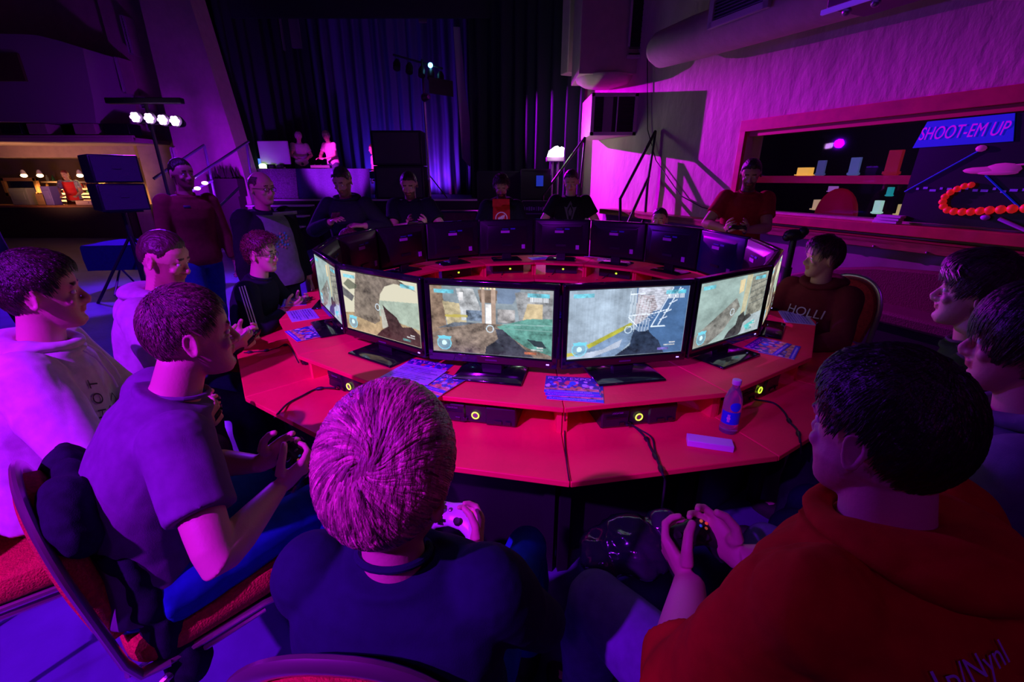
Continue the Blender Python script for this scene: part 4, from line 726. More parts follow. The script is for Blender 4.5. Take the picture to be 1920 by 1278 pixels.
# ================================================================= CHAIRS
def arch(n=28, w=.205, z0=.50, z1=.94, p=2.35):   # outline of the back cushion, half-width w
    o = []
    for i in range(n + 1):
        a = math.pi * i / n; c, s = math.cos(a), math.sin(a)
        x = w * math.copysign(abs(c) ** (2 / p), c); z = z0 + .17 + (z1 - z0 - .17) * abs(s) ** (2 / p); o.append((x, z))
    return [(w * .86, z0)] + o + [(-w * .86, z0)]
def back_y(z): return -.215 - .055 * max(0, (z - .42)) / .5
def make_chair():
    t = thing('banquet_chair', '', 'chair')
    m = M(); o = arch()
    def ring(k, dy): 
        cx, cz = 0, .70; return [V((x * k, back_y(cz + (z - cz) * k) + dy, cz + (z - cz) * k)) for x, z in o]
    m.loft([ring(.86, -.022), ring(.95, -.014), ring(.97, 0), ring(.95, .03), ring(.80, .045)]); obj('backrest', m, 'chairred', t)
    m = M(); sq = [(.225 * math.copysign(abs(math.cos(a)) ** .35, math.cos(a)), .215 * math.copysign(abs(math.sin(a)) ** .35, math.sin(a))) for a in [2 * math.pi * i / 36 for i in range(36)]]
    m.loft([[V((x * k, y * k + .0, z)) for x, y in sq] for k, z in ((.97, .405), (1, .42), (1, .455), (.95, .478), (.8, .488))]); obj('seat', m, 'chairred', t)
    m = M(); pts = [V((-.215, -.20, .40)), V((-.216, back_y(.46), .46))] + [V((x * 1.05, back_y(z) , z + .012)) for x, z in o[:0:-1]][1:] + [V((.216, back_y(.46), .46)), V((.215, -.20, .40))]
    pts = [V((-.215, -.14, .385))] + pts + [V((.215, -.14, .385))]
    m.tube(pts, .0115, 10, ref=(0, 1, 0), rb=[.019] * len(pts)); obj('back_frame', m, 'chrome', t)
    for s in (-1, 1):
        m = M(); m.tube([(s * .215, -.15, .385), (s * .22, .10, .385), (s * .22, .165, .37), (s * .222, .195, .33), (s * .225, .215, .02), (s * .225, .215, 0)], .0115, 8); obj('leg', m, 'chrome', t)
        m = M(); m.tube([(s * .212, .10, .355), (s * .212, -.10, .355), (s * .213, -.165, .33), (s * .216, -.21, .22), (s * .218, -.25, 0)], .0115, 8); obj('leg', m, 'chrome', t)
    m = M(); m.box((0, .02, .39), (.42, .38, .02)); obj('seat_pan', m, 'black', t)
    return t
chair0 = make_chair(); used = [0]
def chair(x, y, az, label):
    if not used[0]: used[0] = 1; chair0.location = (x, y, 0); chair0.rotation_euler = (0, 0, -R(az)); chair0['label'] = label; chair0['group'] = 'red banquet chairs around the ring'; return chair0
    return dup(chair0, (x, y, 0), -R(az), label)

# ================================================================= PEOPLE
def ik(a, b, l1, l2, pole):
    d = b - a; L = d.length; L = min(L, (l1 + l2) * .998); u = d.normalized(); x = (l1 * l1 - l2 * l2 + L * L) / (2 * L); h = math.sqrt(max(0, l1 * l1 - x * x))
    p = V(pole); p = (p - u * p.dot(u)).normalized(); return a + u * x + p * h, a + u * L
def ssm(a, b, x): t = np.clip((x - a) / (b - a), 0, 1); return t * t * (3 - 2 * t)
def remesh(o, vox, it=3):
    m = o.modifiers.new('r', 'REMESH'); m.mode = 'VOXEL'; m.voxel_size = vox; m.use_smooth_shade = True
    s = o.modifiers.new('s', 'SMOOTH'); s.iterations = it; s.factor = .5
    dg = bpy.context.evaluated_depsgraph_get(); dg.update(); me = bpy.data.meshes.new_from_object(o.evaluated_get(dg)); o.modifiers.clear(); old = o.data; o.data = me; bpy.data.meshes.remove(old)
def getco(me): a = np.empty(len(me.vertices) * 3, 'f'); me.vertices.foreach_get('co', a); return a.reshape(-1, 3).astype(float)
def getno(me): a = np.empty(len(me.vertices) * 3, 'f'); me.vertices.foreach_get('normal', a); return a.reshape(-1, 3).astype(float)
def wrinkle(o, amp, sc, seed=0, dirv=(1, 1, 1)):
    me = o.data; co = getco(me); no = getno(me); d = np.zeros(len(co)); r = np.random.default_rng(seed); sc = sc * .42; amp = amp * 1.5
    cw = co + .03 * np.sin(co[:, [1, 2, 0]] * 9 + r.random(3) * 6)
    for k in range(9):
        w = r.normal(size=3) * np.array(dirv) ; w *= sc * (1 + .5 * (k % 3)) / np.linalg.norm(w); ph = r.random() * 6.28
        q = np.sin(cw @ w * 6.28 + ph + 1.6 * np.sin(cw @ np.roll(w, 1) * 2.3)); d += (1 - np.abs(q)) ** 1.5 * r.choice([-1, 1]) / (1 + .5 * (k % 3))
    d *= amp / 3; co += no * d[:, None]; me.vertices.foreach_set('co', co.astype('f').ravel()); me.update()
HC, HR = np.array([0, -.008, .024]), np.array([.0785, .100, .096])
AZT = [0, 30, 50, 65, 78, 88, 104, 118, 150, 180]; ELT = [33, 31, 24, 6, -4, 9, 4, -22, -40, -43]
def hairmask(D, lower=0):
    az = np.degrees(np.abs(np.arctan2(D[:, 0], D[:, 1]))); el = np.degrees(np.arcsin(np.clip(D[:, 2], -1, 1))); return (el - (np.interp(az, AZT, ELT) - lower)) / 14.
def head_parts(m, T, fem=0, jaw=1.):
    def ell(z, f, b, w, n=24, p=2.5): 
        o = []; cy, ry = (f + b) / 2, (f - b) / 2
        for k in range(n):
            a = 2 * math.pi * k / n; c, s = math.cos(a), math.sin(a); q = 2 / p
            o.append(V((w * math.copysign(abs(c) ** q, c), cy + ry * math.copysign(abs(s) ** q, s), z)))
        return o
    m.ball(HC, HR, 24, T)
    j = jaw
    m.loft([ell(-.116, .070, .030, .014 * j), ell(-.111, .081, .012, .028 * j), ell(-.098, .087, -.005, .040 * j), ell(-.082, .086, -.016, .049 * j), ell(-.065, .083, -.03, .056 * j), ell(-.045, .086, -.045, .0605 * j), ell(-.02, .084, -.055, .0655), ell(.0, .0800, -.06, .069), ell(.012, .086, -.06, .070), ell(.025, .0905, -.06, .071), ell(.05, .088, -.05, .070), ell(.06, .08, -.04, .062)], T)
    m.tube([(0, .080, .018), (0, .087, .004), (0, .098, -.014), (0, .107, -.028), (0, .104, -.036), (0, .090, -.041)], [.007, .0072, .0085, .0105, .0105, .008], 10, T)
    for s in (-1, 1):
        m.ball((s * .0125, .092, -.034), (.0078, .010, .0072), 8, T)
        m.ball((s * .031, .0785, .0115), (.017, .011, .0065), 10, T); m.ball((s * .031, .0765, -.0115), (.016, .010, .0055), 10, T); m.ball((s * .030, .083, .022), (.021, .009, .0065), 10, T)
        m.ball((s * .043, .068, -.028), (.018, .016, .015), 10, T)
        # ear: rim, bowl, lobe
        E = Matrix.Translation((s * .0765, -.012, -.008)) @ Matrix.Rotation(s * -.35, 4, 'Z') @ Matrix.Rotation(.12, 4, 'X') @ Matrix.Scale(.88, 4)
        m.tube([(s * .006 + s * .004 * abs(math.sin(a * .5)), .0165 * math.cos(a) * (1.0 if math.sin(a) > 0 else .8), .031 * math.sin(a)) for a in [2 * math.pi * k / 16 for k in range(16)]], .0052, 8, T @ E, closed=True)
        m.ball((s * .001, 0, 0), (.006, .013, .026), 10, T @ E); m.ball((s * .005, -.001, -.027), (.006, .009, .010), 8, T @ E); m.ball((s * .006, .012, .0), (.005, .005, .007), 8, T @ E)
    m.ball((0, .088, -.0535), (.023, .0085, .0052), 12, T); m.ball((0, .0865, -.0635), (.020, .0085, .0056), 12, T); m.ball((0, .083, -.092), (.020, .010, .012), 10, T)
FC = [(.4, .35, .3)]
def hand(m, W, f, n, side, s=1., curl=(.5, .8, .5), thumb='over'):
    f = f.normalized(); n = (n - f * n.dot(f)).normalized(); u = f.cross(n) * side
    k = [W + (f * .086 + u * q - n * .002) * s for q in (.031, .010, -.011, -.031)]
    for i, q in enumerate(k):
        m.tube([W + u * (.014 - .009 * i) * s, W.lerp(q, .5), q], [.015 * s, .0148 * s, .0115 * s], 8)
    m.tube([W - f * .01 * s, W + f * .045 * s, W + f * .082 * s], [.021 * s, .034 * s, .037 * s], 12, ref=n, rb=[.026 * s, .036 * s, .040 * s]) if False else m.loft([[W + f * a * s + u * (b * math.cos(t)) * s + n * (c * math.sin(t)) * s for t in [2 * math.pi * q / 12 for q in range(12)]] for a, b, c in ((-.012, .024, .018), (.01, .028, .019), (.05, .038, .0165), (.078, .042, .014), (.09, .038, .009))])
    m.ball(W + (f * .03 + u * .026 + n * .010) * s, .016 * s, 8)
    L = (.070, .080, .074, .058)
    for i, q in enumerate(k):
        p = q; a = 0; pts = [p]; spread = u * (.07, .02, -.03, -.09)[i]
        for j, (fr, c) in enumerate(zip((.46, .30, .24), curl)):
            a += c * (1 + .06 * i); d = (f * math.cos(a) + n * math.sin(a) + spread).normalized(); p = p + d * L[i] * fr * s; pts.append(p)
        m.tube([pts[0], pts[0].lerp(pts[1], .5), pts[1], pts[1].lerp(pts[2], .5), pts[2], pts[3], pts[3] + (pts[3] - pts[2]).normalized() * .004], [.0098 * s, .0088 * s, .0092 * s, .0080 * s, .0082 * s, .0070 * s, .004 * s], 8)
    b = W + (f * .022 + u * .030 + n * .008) * s; dirs = {'over': [(.55, .72, .35), (.75, .35, .6), (.65, .0, .8)], 'rest': [(.6, .65, .45), (.85, .3, .45), (.9, .1, .4)]}[thumb]
    pts = [b]
    for (a, c, d), l in zip(dirs, (.034, .032, .026)): pts.append(pts[-1] + (f * a + u * c + n * d).normalized() * l * s)
    m.tube(pts + [pts[-1] + (pts[-1] - pts[-2]).normalized() * .004], [.0145 * s, .0118 * s, .0105 * s, .0088 * s, .004 * s], 8)
    return pts
SK = {}
def skinmat(c):
    if c not in SK: SK[c] = mat('skin_%d' % len(SK), c, .5, attr='tint', bump=.06, bscale=160, spec=.35)
    return SK[c]
def person(label, x, y, az, thigh=1., at=None, neck=.143, seat=.47, s=1., lean=.1, slouch=.25, hy=0, hp=.15, hr=0, shrug=0, girth=1., shift=0, twist=0,
           knees=None, feet=None, pad=None, hands=None, hdir=None, curl=(.55, .8, .5), top=None, bottom=(.05, .05, .09), skin=(.62, .36, .26), hair=None, vox=.006,
           beard=None, glasses=False, fem=0, sit=True, elbow=(.85, -.3, -.55), legs=True, z=0, neckf=.0, hs=1., brow=(.10, .06, .05), jaw=1., wr=1., extra=None):
    pz = seat + .09 if sit else .93 * s
    pel = V((0, 0, pz)); l1 = .245 * s; l2 = .265 * s
    d1 = V((shift, math.sin(lean), math.cos(lean))).normalized(); a2 = lean + slouch; d2 = V((shift * .5, math.sin(a2), math.cos(a2))).normalized()
    ch = pel + d1 * l1; nb = ch + d2 * l2; a3 = a2 * .75 + neckf; d3 = V((shift * .3, math.sin(a3), math.cos(a3)))
    hc = nb + d3 * neck * s * (.5 + .5 * hs)
    if at: q = G(at[0], at[1], hc.z + z); o_ = Matrix.Rotation(-R(az), 4, 'Z') @ hc; x, y = q.x - o_.x, q.y - o_.y
    rt = thing('person', label, 'person', (x, y, z), -R(az)); inv = Matrix.Rotation(R(az), 4, 'Z') @ Matrix.Translation((-x, -y, -z)); hw_ = Matrix.Translation((x, y, z)) @ Matrix.Rotation(-R(az), 4, 'Z') @ hc; dd = hw_.y * CP - (hw_.z - H) * SP
    print('HEAD', label[:40], 'px %.0f %.0f' % (960 + FPX * hw_.x / dd, 639 - FPX * (hw_.y * SP + (hw_.z - H) * CP) / dd), 'root %.2f %.2f hz %.2f d %.2f' % (x, y, hw_.z, dd))
    TH = Matrix.Translation(hc) @ Matrix.Rotation(-R(hy), 4, 'Z') @ Matrix.Rotation(-hp, 4, 'X') @ Matrix.Rotation(hr, 4, 'Y') @ Matrix.Translation((0, .012, .02)) @ Matrix.Diagonal((s * hs, s * hs * .925, s * hs * 1.02, 1))
    rx = V((math.cos(twist), math.sin(twist), 0)); sh = [nb - d2 * (.062 - shrug) * s + rx * .168 * s * sg * (.9 + .1 * girth) for sg in (1, -1)]
    # arms
    el, wrs, hd = [], [], []
    for i, sg in enumerate((1, -1)):
        if pad is not None:
            pc = inv @ V(pad); w = pc + V((sg * .082, -.085, -.022)); f = V((-sg * .12, .93, .30)); n = V((-sg * .9, -.0, .38)); th = 'over'; cu = curl
        elif hands and hands[i] is not None:
            w = V(hands[i]); f = V(hdir[i]) if hdir else V((0, 1, -.1)); n = V((-sg * .35, -.1, -.9)); th = 'rest'; cu = (.25, .4, .3)
            if isinstance(hands[i], tuple) and len(hands[i]) > 3: pass
        else: w = sh[i] + V((sg * .09, .06, -.53 * s)); f = V((0, .12, -1)); n = V((-sg, 0, 0)); th = 'rest'; cu = (.25, .4, .3)
        e, w = ik(sh[i], w, .285 * s, .255 * s, (sg * elbow[0], elbow[1], elbow[2])); el.append(e); wrs.append(w); hd.append((f, n, th, cu))
    hips = [pel + V((sg * .088 * s, 0, -.01)) for sg in (1, -1)]
    kn, an = [], []
    for i, sg in enumerate((1, -1)):
        if sit:
            k = inv @ V((*knees[i], 0)) if knees and len(knees[i]) == 2 else None
            if k is not None: k.z = seat + .07
            else: k = hips[i] + V((sg * .09, .43, .02)) * s
            k = hips[i] + (k - hips[i]).normalized() * .43 * s * thigh; kn.append(k)
            fo = V(feet[i]) if feet else V((k.x * 1.02, k.y + .02, .09)); an.append(V((fo.x, fo.y, .09)))
        else:
            fo = V(feet[i]) if feet else V((sg * .11, .02 * sg, .09)); k, fo2 = ik(hips[i], V((fo.x, fo.y, .09)), .43 * s, .42 * s, (sg * .1, 1, 0)); kn.append(k); an.append(fo2)
    g = girth
    def torso(m, gr, t0=-.32, t1=1.0, flare=0, nk=.062):
        spec = [(-.32, .15, .115), (-.12, .168, .122), (.05, .165, .12), (.25, .152, .112), (.45, .158, .115), (.65, .170, .118), (.80, .178, .108), (.90, .160, .088), (.965, .105, .068), (1.0, nk, nk)]
        rings = []
        for t, hw, hd_ in spec:
            if t < t0 or t > t1: continue
            if t < 0: p = pel + d1 * t * l1; d = d1
            elif t < .48: p = pel + d1 * l1 * (t / .48); d = d1.lerp(d2, ssm(.2, .75, t) * 1.0)
            else: p = ch + d2 * l2 * ((t - .48) / .52); d = d1.lerp(d2, ssm(.2, .75, t))
            gg = g if t < .75 else (1 + (g - 1) * .5); gg = 1 if t >= .96 else gg
            d = d.normalized(); fw = V((0, 1, 0)); fw = (fw - d * fw.dot(d)).normalized(); r = rx if t > .5 else V((1, 0, 0))
            hw = hw * s * gg + gr; hd_ = hd_ * s * gg * (1 + .25 * (g - 1)) + gr
            bf = V((0, 0, 0)) if t > .6 else fw * .02 * (g - 1) * 4
            rings.append([p + bf + r * hw * math.copysign(abs(math.cos(a)) ** .85, math.cos(a)) + fw * hd_ * math.copysign(abs(math.sin(a)) ** .85, math.sin(a)) for a in [2 * math.pi * q / 28 for q in range(28)]])
        m.loft(rings)
    def arm(m, gr, i, frac=2.0, fl=0., hide=-9):
        if hide < -1: m.ball(sh[i], .062 * s * (.75 + .25 * g) + gr, 16)
        a, e, w = sh[i], el[i], wrs[i]; pts = [a - (e - a) * (.12 if hide < -1 else .0), a + (e - a) * .02, a.lerp(e, .25), a.lerp(e, .5), a.lerp(e, .75), e.lerp(a, .08), e, e.lerp(w, .08), e.lerp(w, .3), e.lerp(w, .6), w.lerp(e, .12), w]; rr = [.050, .060, .054, .050, .047, .043, .043, .043, .0445, .037, .029, .026]
        tt = [-.12, 0, .25, .5, .75, .92, 1, 1.08, 1.3, 1.6, 1.88, 2]; G_ = .75 + .25 * g + (g - 1) * .35
        P_, R_ = [], []
        for p, r, t in zip(pts, rr, tt):
            if t <= frac: P_.append(p); R_.append(r * s * G_ * (.80 if t < hide else 1) + gr * (1 + fl * max(0, t)))
        if frac < 1: P_.append(a.lerp(e, frac)); R_.append(R_[-1] + .002)
        m.tube(P_, R_, 24)
    def leg(m, gr, i, cut=1.):
        h, k, a = hips[i], kn[i], an[i]; G_ = .7 + .3 * g
        pts = [h, h.lerp(k, .25), h.lerp(k, .55), h.lerp(k, .85), k, k.lerp(a, .08), k.lerp(a, .3), k.lerp(a, .65), k.lerp(a, .97 * cut)]; rr = [.088, .084, .073, .060, .057, .055, .056, .043, .038]
        m.tube(pts, [r * s * G_ + gr * (1 + .8 * (q > 5)) for q, r in enumerate(rr)], 16); m.ball(k, (.058 * s * G_ + gr), 12)
    # body: one continuous surface
    m = M(); torso(m, -.014, nk=.054 * s); m.tube([nb - d2 * .04 * s, nb + d3 * .02, nb + d3 * .08 * s, TH @ V((0, -.018, -.055)), TH @ V((0, -.012, -.01))], [.062 * s, .056 * s, .0535 * s, .056 * s, .058 * s], 36); head_parts(m, TH, fem, jaw)
    for i, sg in enumerate((1, -1)):
        arm(m, 0, i, hide={'short': .45, 'long': 1.7, 'elbow': 1.0}[top.get('sleeve', 'short')]); hand(m, wrs[i], hd[i][0], hd[i][1], sg, s * (1.04 if g > 1.1 else 1), hd[i][3], hd[i][2])
        if legs:
            leg(m, -.004, i); a = an[i]; m.tube([a, a + V((0, .04, -.04)), a + V((0, .11, -.055)), a + V((0, .15, -.06))], [.035, .036, .034, .022], 10)
    body = obj('body', m, skinmat(skin), rt); remesh(body, vox, 4 if vox < .005 else 2)
    me = body.data; co = getco(me); Ti = np.array(TH.inverted()); q = co @ Ti[:3, :3].T + Ti[:3, 3]; col = np.ones((len(co), 4))
    X, Y, Z = np.abs(q[:, 0]), q[:, 1], q[:, 2]; inh = (Y > .04) & (np.abs(Z) < .15)
    k = inh & (Y > .078) & (X < .024) & (Z < -.048) & (Z > -.068); col[k, :3] = (.85, .50, .50)
    k = inh & (X > .011) & (X < .047) & (np.abs(Z - (.026 - .12 * np.maximum(0, X - .034))) < .0045); col[k, :3] = brow
    k = inh & (np.hypot((X - .031) / .016, (Z + .0) / .006) < 1) & (Y < .081); col[k, :3] = (.5, .35, .35)
    if beard:
        bz = (Z < -.045 + .9 * np.maximum(0, X - .045) * 1.0) | ((Z < .0) & (Y < .055) & (X > .05)); k = (Y > -.005) & (np.abs(X) < .09) & (Z > -.13) & bz & ~((Y > .078) & (X < .02) & (Z > -.068) & (Z < -.050)); k |= (np.abs(Z + .044) < .005) & (X < .028) & (Y > .07)
        kk = (Z > -.14) & (Z < .0) & k; col[kk, :3] = beard
    at = me.color_attributes.new('tint', 'FLOAT_COLOR', 'POINT'); at.data.foreach_set('color', col.astype('f').ravel())
    for sg in (-1, 1):
        m = M(); e = V((sg * .031, .0765, .0005)); m.ball(e, .0105, 14, TH, 0); m.ball(e + V((-sg * .0005, .0062, 0)), (.0055, .0052, .0055), 10, TH, 1); obj('eye', m, [EYE, IRIS], rt)
    # clothes
    tc = top.get('col', (.1, .1, .1)); tm_ = top.get('mat') or cloth('cloth_' + str(len(bpy.data.materials)), tc, top.get('var', .12)); gr = top.get('gr', .012)
    m = M(); torso(m, gr, t0=-.32 if not sit else -.12, nk=.070 * s + .004)
    fr = {'short': .62, 'long': 1.93, 'elbow': 1.3}[top.get('sleeve', 'short')]
    for i in (0, 1): arm(m, gr * (1.25 if fr < 1 else .9), i, fr, .25 if fr < 1 else -.1)
    if top.get('hem'): 
        for i in (0, 1): m.tube([hips[i] - V((0, .05, 0)), hips[i].lerp(kn[i], .2)], [.10 * s * g, .098 * s * g], 14)
    shirt = obj(top.get('name', 'shirt'), m, tm_, rt); remesh(shirt, max(vox * 1.35, .006), 5); wrinkle(shirt, top.get('wr', .006) * wr, 3.2, len(label))
    if top.get('cuff') and fr > 1:
        for i in (0, 1):
            e, w = el[i], wrs[i]; m = M(); m.tube([e.lerp(w, .86), e.lerp(w, .95)], [.040 * s, .036 * s], 14); obj('cuff', m, tm_, rt)
    m = M(); cp = nb + d3 * .012
    if top.get('hood'):
        pts, rr, rb = [], [], []
        for k in range(25):
            a = 2 * math.pi * k / 25; bk = (1 - math.sin(a)) / 2; c_, s_ = math.cos(a), math.sin(a)
            pts.append(cp + V((.088 * s * c_, .078 * s * s_ - .030 * bk, -.022 + .026 * bk + .012 * (1 - abs(s_)))) - d2 * .0); rr.append(.020 + .020 * bk); rb.append(.026 + .042 * bk)
        m.tube(pts, rr, 14, closed=True, ref=(0, 0, 1), rb=rb)
        q = nb - d2 * .10 * s + V((0, -.105 * s * (.6 + .4 * g), .0)); m.ball(q, (.115 * s, .050 * s, .10 * s), 16); m.ball(q + V((0, -.0, -.055)), (.085 * s, .042 * s, .07 * s), 14)
        o = obj('hood', m, tm_, rt); remesh(o, max(vox * 1.3, .006), 5); wrinkle(o, .009 * wr, 4, 5)
    else:
        m.tube([cp + V((.066 * s * math.cos(a), .064 * s * math.sin(a) + .004, -.002 - .018 * math.sin(a))) for a in [2 * math.pi * k / 24 for k in range(24)]], .0065, 8, closed=True); obj('collar', m, top.get('collar_mat') or tm_, rt)
        if top.get('polo'):
            for sg in (-1, 1): m = M(); m.loft([[cp + V((sg * .01, .070, -.012)), cp + V((sg * .062, .030, .016)), cp + V((sg * .075, .045, -.010)), cp + V((sg * .035, .088, -.045))], [cp + V((sg * .01, .076, -.012)), cp + V((sg * .066, .034, .018)), cp + V((sg * .08, .050, -.010)), cp + V((sg * .036, .095, -.047))]]); obj('collar_flap', m, tm_, rt)
    if legs:
        bm = cloth('trousers_' + str(len(bpy.data.materials)), bottom, .15); m = M()
        rings = [[pel + d1 * t + V((hw * s * g * math.cos(a), hd_ * s * g * math.sin(a), 0)) for a in [2 * math.pi * q / 20 for q in range(20)]] for t, hw, hd_ in ((-.11, .12, .10), (-.05, .175, .132), (.05, .172, .127), (.09, .168, .122))]; m.loft(rings)
        for i in (0, 1): leg(m, .012, i)
        o = obj('trousers', m, bm, rt); remesh(o, max(vox * 1.5, .008), 5); wrinkle(o, .008 * wr, 3, 3)
        for i in (0, 1):
            a = an[i]; m = M(); m.loft([[V((a.x + w * math.cos(q), a.y + yy + l * math.sin(q), zz)) for q in [2 * math.pi * j / 18 for j in range(18)]] for zz, w, l, yy in ((.0, .046, .135, .06), (.02, .050, .140, .06), (.045, .048, .125, .055), (.07, .042, .08, .02), (.105, .042, .05, .0))]); obj('shoe', m, K['rubber'], rt)
    # hair
    if hair:
        st_, hcx, extra_l = hair[0], hair[1], hair[2] if len(hair) > 2 else 0
        hm = mat('hair_' + str(len(bpy.data.materials)), hcx, .42, attr='tint', bump=.6, bscale=120, stretch=(1, .25, .25), var=.3, vscale=70, spec=.5)
        th = {'buzz': .04, 'short': .055, 'crop': .09, 'thick': .15, 'curly': .24, 'bowl': .16, 'bald': .03, 'long': .16}[st_]; lower = {'bowl': 8, 'long': 16, 'thick': 6}.get(st_, 0) + extra_l
        nu, nv = 72, 40; az_ = np.linspace(-np.pi, np.pi, nu, endpoint=False); el_ = np.linspace(-1.15, np.pi / 2 - .02, nv)
        A, E_ = np.meshgrid(az_, el_); D = np.stack([np.sin(A) * np.cos(E_), np.cos(A) * np.cos(E_), np.sin(E_)], -1).reshape(-1, 3)
        mk = hairmask(D, lower)
        if st_ == 'bald': mk = np.minimum(mk, (38 - np.degrees(np.arcsin(D[:, 2]))) / 14.); mk = np.where(D[:, 1] > .45, -1, mk)
        lift = ssm(-.25, .9, mk); nzv = np.array([noise.noise(V(d * (5 if st_ != 'curly' else 9)) + V((len(label), 0, 0))) for d in D]); fine = np.array([noise.noise(V((d[0] * 26, d[1] * 7, d[2] * 14))) for d in D])
        quiff = th * (1.0 * ssm(.2, .9, D[:, 1]) * ssm(.1, .6, D[:, 2])) if st_ in ('crop', 'thick', 'curly') else 0
        rad = .985 + .03 * lift + lift * (th * (.75 + .5 * D[:, 2].clip(0, 1)) + quiff) * (1 + (.12 if st_ == 'bowl' else .3) * nzv + (.22 if st_ == 'curly' else .04 if st_ == 'bowl' else .10) * fine); co_ = HC + D * HR * rad[:, None]
        keep = mk > -.25; fs = []
        for j in range(nv - 1):
            for i in range(nu):
                a, b, c, d = j * nu + i, j * nu + (i + 1) % nu, (j + 1) * nu + (i + 1) % nu, (j + 1) * nu + i
                if keep[a] and keep[b] and keep[c] and keep[d]: fs.append((a, b, c, d))
        co_ = np.vstack([co_, HC + np.array([0, 0, 1.]) * HR * rad[-1]]); L_ = (nv - 1) * nu
        fs += [(L_ + i, L_ + (i + 1) % nu, len(co_) - 1) for i in range(nu)] if st_ != 'bald' else []
        m = M(); m.add([V(p) for p in co_], fs, TH)
        if hair[3:] or vox < .005 or st_ in ('curly', 'thick', 'bowl', 'long'):
            N = hair[3] if hair[3:] else (5200 if vox < .005 else 900); swirl = (1.3 if st_ == 'bowl' else .5) if st_ != 'curly' else 2.5
            r = np.random.default_rng(len(label)); Dn = r.normal(size=(N * 3, 3)); Dn /= np.linalg.norm(Dn, axis=1)[:, None]; mk = hairmask(Dn, 0)
            if st_ == 'bald': mk = np.minimum(mk, (38 - np.degrees(np.arcsin(Dn[:, 2]))) / 14.); mk = np.where(Dn[:, 1] > .45, -1, mk)
            Dn = Dn[mk > 0][:N]; N = len(Dn); wh = np.array((top or {}).get('whorl', (.10, -.52, .85))); wh /= np.linalg.norm(wh)
            Lr = {'buzz': .16, 'short': .26, 'crop': .34, 'thick': .62, 'curly': .45, 'bowl': .95, 'bald': .16, 'long': .95}[st_] * r.uniform(.6, 1.15, N); K_ = 7
            r0 = r.uniform(0, 1, N); wd = (.0011 if st_ in ('buzz', 'short') else .0017 if st_ == 'bowl' else .0019) * r.uniform(.6, 1.7, N); d = Dn.copy(); P_ = []
            clump = np.array([noise.noise(V(q * 6)) for q in Dn])
            for k in range(K_):
                t = k / (K_ - 1); qf = th * ssm(.2, .9, d[:, 1]) * ssm(.1, .6, d[:, 2]) if st_ in ('crop', 'thick', 'curly') else 0; rr = (1.012 + (th * (.75 + .5 * d[:, 2].clip(0, 1)) + qf) * (.93 + .28 * r0) * (1 if t > .12 else .6)) * (1 + (.008 if st_ != 'curly' else .06) * np.sin(t * 5 + clump * 9) + (.022 * t if st_ in ('short', 'buzz', 'crop', 'thick') else 0)); P_.append(HC + d * HR * rr[:, None])
                tg = d - wh; tg -= d * np.sum(tg * d, 1)[:, None]; tg /= np.linalg.norm(tg, axis=1)[:, None] + 1e-6; sw = np.cross(d, tg); g_ = np.array([0, .15, -1.]) - d * (d @ np.array([0, .15, -1.]))[:, None]
                v = tg + sw * (swirl * np.exp(-2.5 * np.linalg.norm(d - wh, axis=1)) + .9 * clump * (.35 if st_ != 'curly' else 2))[:, None] + g_ * (.28 if st_ in ('bowl', 'long') else .1); v /= np.linalg.norm(v, axis=1)[:, None]
                d = d + v * (Lr / K_)[:, None]; d /= np.linalg.norm(d, axis=1)[:, None]
            Pn = np.array(P_); vv = []
            for k in range(K_):
                t = k / (K_ - 1); tan = Pn[min(k + 1, K_ - 1)] - Pn[max(k - 1, 0)]; tan /= np.linalg.norm(tan, axis=1)[:, None] + 1e-9; nr = Pn[k] - HC; nr /= np.linalg.norm(nr, axis=1)[:, None]; sd = np.cross(tan, nr); ww = wd * (1 - .8 * t ** 2)
                vv += [Pn[k] + sd * ww[:, None], Pn[k] + nr * (ww * .8)[:, None], Pn[k] - sd * ww[:, None]]
            vv = np.array(vv); Tm = np.array(TH); vv = (vv.reshape(-1, 3) @ Tm[:3, :3].T + Tm[:3, 3]); i = np.arange(N); o_ = len(m.v); F_ = []
            for k in range(K_ - 1):
                for a, b in ((0, 1), (1, 2)): F_.append(np.stack([(k * 3 + a) * N + i, (k * 3 + b) * N + i, (k * 3 + 3 + b) * N + i, (k * 3 + 3 + a) * N + i], -1))
            F_ = np.concatenate(F_) + o_; m.v += [tuple(p) for p in vv.tolist()]; m.f += [tuple(f) for f in F_.tolist()]; m.m += [0] * len(F_)
        ho = obj('hair', m, hm, rt, ang=180); tc_ = np.full((len(m.v), 4), .55); tc_[:, 3] = 1
        if len(m.v) > len(co_):
            cl = np.array([noise.noise(V(q * 11)) for q in Dn]); tv = (np.clip(.85 + 1.1 * cl, .2, 1.6) * r.uniform(.6, 1.4, N)); tv = np.tile(tv, 3 * K_); tc_[len(co_):, :3] = tv[:, None]
        else: tc_[:, :3] = .9
        at = ho.data.color_attributes.new('tint', 'FLOAT_COLOR', 'POINT'); at.data.foreach_set('color', tc_.astype('f').ravel())
    if glasses:
        m = M()
        for sg in (-1, 1):
            m.tube([(sg * .033 + .021 * math.copysign(abs(math.cos(a)) ** .6, math.cos(a)), .0935, .0 + .014 * math.copysign(abs(math.sin(a)) ** .6, math.sin(a))) for a in [2 * math.pi * k / 20 for k in range(20)]], .0018, 6, TH, closed=True)
            m.tube([(sg * .054, .0925, .006), (sg * .070, .075, .006), (sg * .082, .01, .004), (sg * .08, -.02, -.01)], .0018, 6, TH)
        m.tube([(-.012, .0945, .004), (.012, .0945, .004)], .0018, 6, TH); obj('glasses', m, K['gloss'], rt)
